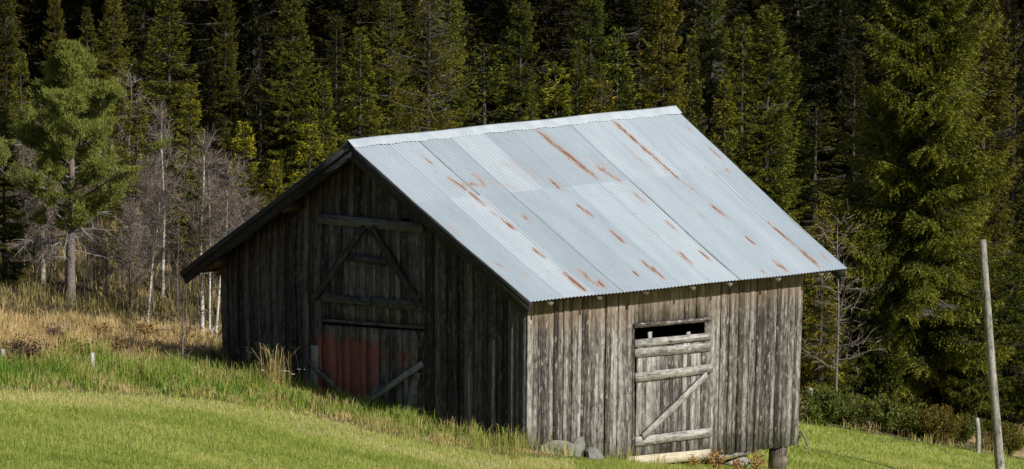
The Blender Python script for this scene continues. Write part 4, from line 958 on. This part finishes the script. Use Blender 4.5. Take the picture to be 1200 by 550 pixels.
for i,(px,py,h,w_,c_) in enumerate(((208,446,.30,1.3,(.8,1.3,.6)),(232,448,.32,1.3,(.75,1.3,.6)),(262,450,.30,1.3,(.8,1.3,.6)),(185,440,.28,1.2,(.9,1.2,.6)),(342,470,.22,1.2,(.9,1.2,.6)),(60,440,.25,1.2,(.9,1.2,.6)),(155,442,.3,1.3,(.8,1.15,.55)))):
    put_g('shrub','herb_clump',px,py,h,'leafy green herb clump in the bank left of the barn','plant',group='leafy herb clumps in the bank',color=tuple(1.25*c for c in c_),wide=w_)
for i,(px,py,h,w_) in enumerate(((95,422,.4,1.),(140,418,.45,1.),(172,424,.42,1.),(250,428,.35,1.),(12,436,.35,1.2),(120,400,.4,1.3),(168,398,.4,1.3),(80,412,.35,1.))):
    put_g('weed','withered_herb',px,py,h,'withered brown herb in the dry grass left of the barn','plant',group='withered herbs in the dry grass',color=(.55,.55,.5),wide=w_*1.6)
# yarrow
def yarrow(px,py,h,label,seed):
    rs=np.random.default_rng(seed); P=ground_at(px,py); A=[];B_=[];V=[];Fc=[];o=0
    e=thing('yarrow_plant',label,'plant',tuple(P),'cream flowered plants by the gable corner')
    for k in range(5):
        V=[];Fc=[];o=0
        d=rs.normal(0,.13,2); t=np.array([d[0],d[1],h*rs.uniform(.75,1.05)]); A.append([0,0,0]);B_.append(t)
        for j in range(5):
            c=t+np.array([*rs.normal(0,.02,2),rs.uniform(-.008,.008)]); r=.009; n=6
            ring=[[c[0]+r*math.cos(i*math.pi/3),c[1]+r*math.sin(i*math.pi/3),c[2]] for i in range(n)]
            V+=ring+[[c[0],c[1],c[2]+.012],[c[0],c[1],c[2]-.01]]
            for i in range(n): Fc.append([o+i,o+(i+1)%n,o+6]); Fc.append([o+(i+1)%n,o+i,o+7])
            o+=8
        mk('flower_head',np.array(V),Fc,M['petal'],e)
    v,f=tubes_np(np.array(A,float),np.array(B_),np.full(5,.004),np.full(5,.003))
    mk('stems',v,f,M['tall'],e,{'tint':('POINT','FLOAT',np.full(len(v),.4))})
yarrow(318,458,.75,'cream flowered plant, tallest, at the foot of the gable wall',1)
yarrow(292,450,.55,'cream flowered plant nearest the left corner of the gable',2)
yarrow(334,465,.5,'cream flowered plant lowest down the bank by the gable',3)
# plume grass tufts
def tuft(px,py,h,n,label,tint,seed,spread=.35):
    rs=np.random.default_rng(seed); P=ground_at(px,py); V=[];Fc=[];o=0
    for k in range(n):
        az=rs.uniform(0,6.28); le=abs(rs.normal(0,spread)); l=h*rs.uniform(.5,1.05); w=rs.uniform(.004,.008); c,s=math.cos(az),math.sin(az); b=np.array([rs.normal(0,.13),rs.normal(0,.13),-.02]); ph=rs.uniform(0,3.14); wv=np.array([math.cos(ph),math.sin(ph),0])*w/2
        p1=b+np.array([c*le*.3,s*le*.3,.55])*l; p2=b+np.array([c*le*.75,s*le*.75,.9])*l; p3=b+np.array([c*le*1.4,s*le*1.4,.93])*l
        V+=[b-wv,b+wv,p1-wv,p1+wv,p2-wv*(1.6 if k%4==0 else .7),p2+wv*(1.6 if k%4==0 else .7),p3,p3+wv*.1]
        for a_ in (0,2,4): Fc.append([o+a_,o+a_+1,o+a_+3,o+a_+2])
        o+=8
    ob=mk('grass_tuft',np.array(V),Fc,M['tall'],attrs={'tint':('POINT','FLOAT',np.clip(np.repeat(rs.normal(tint,.15,n),8),0,1))}); ob.location=P; tag(ob,label,'grass tuft','tall seeded grass tufts by the barn'); return ob
tuft(325,461,0.86,130,'tall straw seeded grass tuft at the gable, behind the cream flowers',.85,1)
tuft(300,457,0.57,90,'green-gold grass tuft by the left gable corner',.6,2)
tuft(478,515,0.48,110,'yellow green grass tuft below the right leaf of the red door',.6,3)
tuft(440,508,0.44,90,'grass tuft in front of the gap of the red door',.7,4)
tuft(560,531,0.48,100,'grass tuft midway between the red door and the near corner',.6,5)
tuft(598,538,0.57,110,'green-gold grass tuft left of the near barn corner',.65,6)
tuft(520,525,0.34,70,'low grass tuft on the gable foot',.8,7)
# ---------------------------------------------------------------- stones
def stone(name,P,size,mat,label,seed,group=None,flat=1.,rot=0,tilt=0,parent=None,cat='stone'):
    import bmesh
    rs=np.random.default_rng(seed); bm=bmesh.new(); bmesh.ops.create_icosphere(bm,subdivisions=3,radius=1)
    cuts=[rs.normal(0,1,3) for _ in range(9)]; cuts=[c/np.linalg.norm(c) for c in cuts]
    for v in bm.verts:
        p=np.array(v.co); 
        for c in cuts:
            d=p@c
            if d>.62: p=p-c*(d-.62)*.9
        p=p+.03*np.array([math.sin(p[1]*7+seed),math.sin(p[2]*6),math.sin(p[0]*8)])
        v.co=p*np.array(size)
    me=bpy.data.meshes.new(name); bm.to_mesh(me); bm.free(); me.materials.append(mat)
    o=bpy.data.objects.new(name,me); COL.objects.link(o); o.location=P; o.rotation_euler=(tilt,0,rot)
    tag(o,label,cat,group); return o
# thin slab leaning on the wall: outline with real thickness
def slab(name,outline,depth0,depth1,thick,mat,label):
    pts=[side(*p) for p in outline]; zmin=min(q[1] for q in pts); zmax=max(q[1] for q in pts); n=len(pts); V=[]
    for s_ in (0,1):
        for a_,z_ in pts:
            f=(z_-zmin)/(zmax-zmin); d=depth0*(1-f)+depth1*f
            V.append([a_,BN-d+(thick if s_ else 0),z_])
    o=warp(V[0]); V=warp(np.array(V))-o; me=bpy.data.meshes.new(name)
    Fc=[tuple(range(n)),tuple(range(2*n-1,n-1,-1))]+[(i,i+n,(i+1)%n+n,(i+1)%n) for i in range(n)]
    me.from_pydata(V.tolist(),[],Fc); me.materials.append(mat); ob=bpy.data.objects.new(name,me); COL.objects.link(ob); ob.location=o
    bv=ob.modifiers.new('b','BEVEL'); bv.width=.004; bv.segments=1
    tag(ob,label,'stone','loose stones at the foot of the barn'); return ob
slab('stone_slab',[(622,540),(630,523),(640,517),(650,515.5),(661,516.5),(668,520),(673,513),(680,511.5),(681,520),(678,529),(672,536),(668,548),(645,546)],.20,.08,.05,M['slab'],'flat pale grey stone slab leaning against the near end of the sunlit wall')
slab('stone_slab',[(675,544),(675,527),(678,523),(684,522.5),(689,528),(694,537),(693,548)],.34,.27,.07,M['slate'],'dark pointed stone in front of the pale slab')
SG='loose stones at the foot of the barn'
for (px,py,dp,sz,mt_,lb,sd) in ((872,547,.10,(.30,.22,.17),'white_rock','large pale stone under the sagging wall right of the door',3),(912-42+15,538,.15,(.0,.0,.0),None,'',0),(889,535,.35,(.13,.12,.11),'rock','small round stone in the gap under the wall, above the large pale one',4),
    (850,556,.05,(.25,.2,.12),'rock','grey stone left of the large pale stone',5),(905,560,.0,(.2,.2,.1),'rock','grey stone by the foot of the round corner post',6),(826,556,.0,(.2,.16,.09),'white_rock','pale flat stone below the threshold',7)):
    if mt_ is None: continue
    a_,z_=side(px,py); P=warp([a_,BN+dp,z_]); stone('stone',tuple(P),sz,M[mt_],lb,sd,SG,rot=sd*.7)
P=ground_at(70,385); stone('stone',(P[0],P[1],P[2]+.05),(.20,.14,.09),M['slate'],'dark flat boulder in the dry grass left of the pine trunk',9,None,rot=.3)
# ---------------------------------------------------------------- posts and pole
def wp(px,py,Yd): return EYE+ray(px,py)*Yd
Yp=71.; xs_=[(1151.5,281),(1154,320),(1158,375),(1163,440),(1168,500),(1172,550)]
path=[wp(px,py,Yp) for px,py in xs_][::-1]; b0=path[0].copy(); dlt=(path[0]-path[1])/np.linalg.norm(path[0]-path[1]); gz=hbase(b0[0],b0[1]); ext=(b0[2]-gz+.4)
path=[b0+dlt*ext]+path; og=np.array([path[0][0],path[0][1],float(gz)])
log('wooden_pole',path,[.092,.09,.086,.08,.074,.07,.066],M['post'],None,og,14,label='tall slightly crooked grey wooden pole standing alone at the right',cat='pole')
def stake(px,y0,y1,r,label,mat='pale',lean=0.,name='fence_post'):
    P=ground_at(px,y1); h=(y1-y0)*P[1]/F+.0
    q=[np.array([P[0],P[1],P[2]-.2]),P+np.array([0,0,h*.5]),P+np.array([lean*h,0,h*.97]),P+np.array([lean*h,0,h])]
    log(name,q,[r,r,r*.95,r*.8],M[mat],None,P,10,label=label,cat='fence post',group='old fence posts round the meadow')
stake(108,413,441,.038,'short white stake in the grass left of the barn')
stake(3,409,432,.04,'pale stake at the left edge of the picture')
stake(228,430,440,.035,'low broken stake near the left barn corner')
stake(45,398,410,.03,'tiny whitish stump in the dry grass left of the pine')
stake(1146,489,531,.055,'grey fence post just left of the leaning pole','post',-.05)
stake(948,454,492,.06,'grey fence post in the shrubs right behind the barn wall','post',.02)
def branch(px0,py0,px1,py1,r,label,lift=.05,Yd=None):
    A_=ground_at(px0,py0); B_=ground_at(px1,py1) if Yd is None else wp(px1,py1,Yd); A_[2]+=lift; B_[2]+=lift if Yd is None else 0
    mids=[A_+(B_-A_)*f+np.array([0,0,.04*math.sin(f*3.14)]) for f in (0,.25,.5,.75,1)]
    log('fallen_branch',mids,[r,r*.9,r*.8,r*.6,r*.3],M['deadwood'],None,A_,7,label=label,cat='branch',group='fallen branches on the ground')
branch(938,508,950,535,.022,'thin fallen branch on the grass right of the barn')
branch(245,398,258,388,.035,'pale broken branch near the barn corner',.1,None)
branch(256,402,262,386,.03,'pale broken branch leaning at the barn wall',.1,70)
branch(185,396,200,388,.03,'pale fallen branch under the leaning birch',.1,None)
# arched dead grass-like withered saplings at far left
# ---------------------------------------------------------------- light
SUN_AZ=math.atan2(-.612,.79)     # direction towards the sun in the xy plane
EL=math.radians(33)
sd=Vector((math.cos(SUN_AZ)*math.cos(EL),math.sin(SUN_AZ)*math.cos(EL),math.sin(EL)))
w=bpy.data.worlds.new('World'); scene.world=w; w.use_nodes=True; nt=w.node_tree
sky=nt.nodes.new('ShaderNodeTexSky'); sky.sky_type='NISHITA'; sky.sun_disc=False; sky.sun_elevation=EL
sky.sun_rotation=math.atan2(sd.x,sd.y); sky.air_density=1.; sky.dust_density=.6
bg=nt.nodes['Background']; nt.links.new(sky.outputs[0],bg.inputs[0]); bg.inputs[1].default_value=.05
sl=bpy.data.lights.new('sun','SUN'); sl.energy=4.9; sl.angle=math.radians(.5); sl.color=(1,.95,.87)
so=bpy.data.objects.new('sun',sl); COL.objects.link(so); so.rotation_euler=sd.to_track_quat('Z','Y').to_euler(); so.location=(20,-20,40)
# ---------------------------------------------------------------- camera
cd=bpy.data.cameras.new('camera'); cam=bpy.data.objects.new('camera',cd); COL.objects.link(cam); scene.camera=cam
mat=Matrix(((RT[0],UP[0],-FW[0],EYE[0]),(RT[1],UP[1],-FW[1],EYE[1]),(RT[2],UP[2],-FW[2],EYE[2]),(0,0,0,1))); cam.matrix_world=mat
cd.sensor_width=36; cd.lens=36*F/1200; cd.clip_start=.5; cd.clip_end=3000
scene.view_settings.view_transform='Standard'; scene.view_settings.look='None'; scene.view_settings.exposure=.08; scene.view_settings.gamma=1
scene.render.engine='CYCLES'
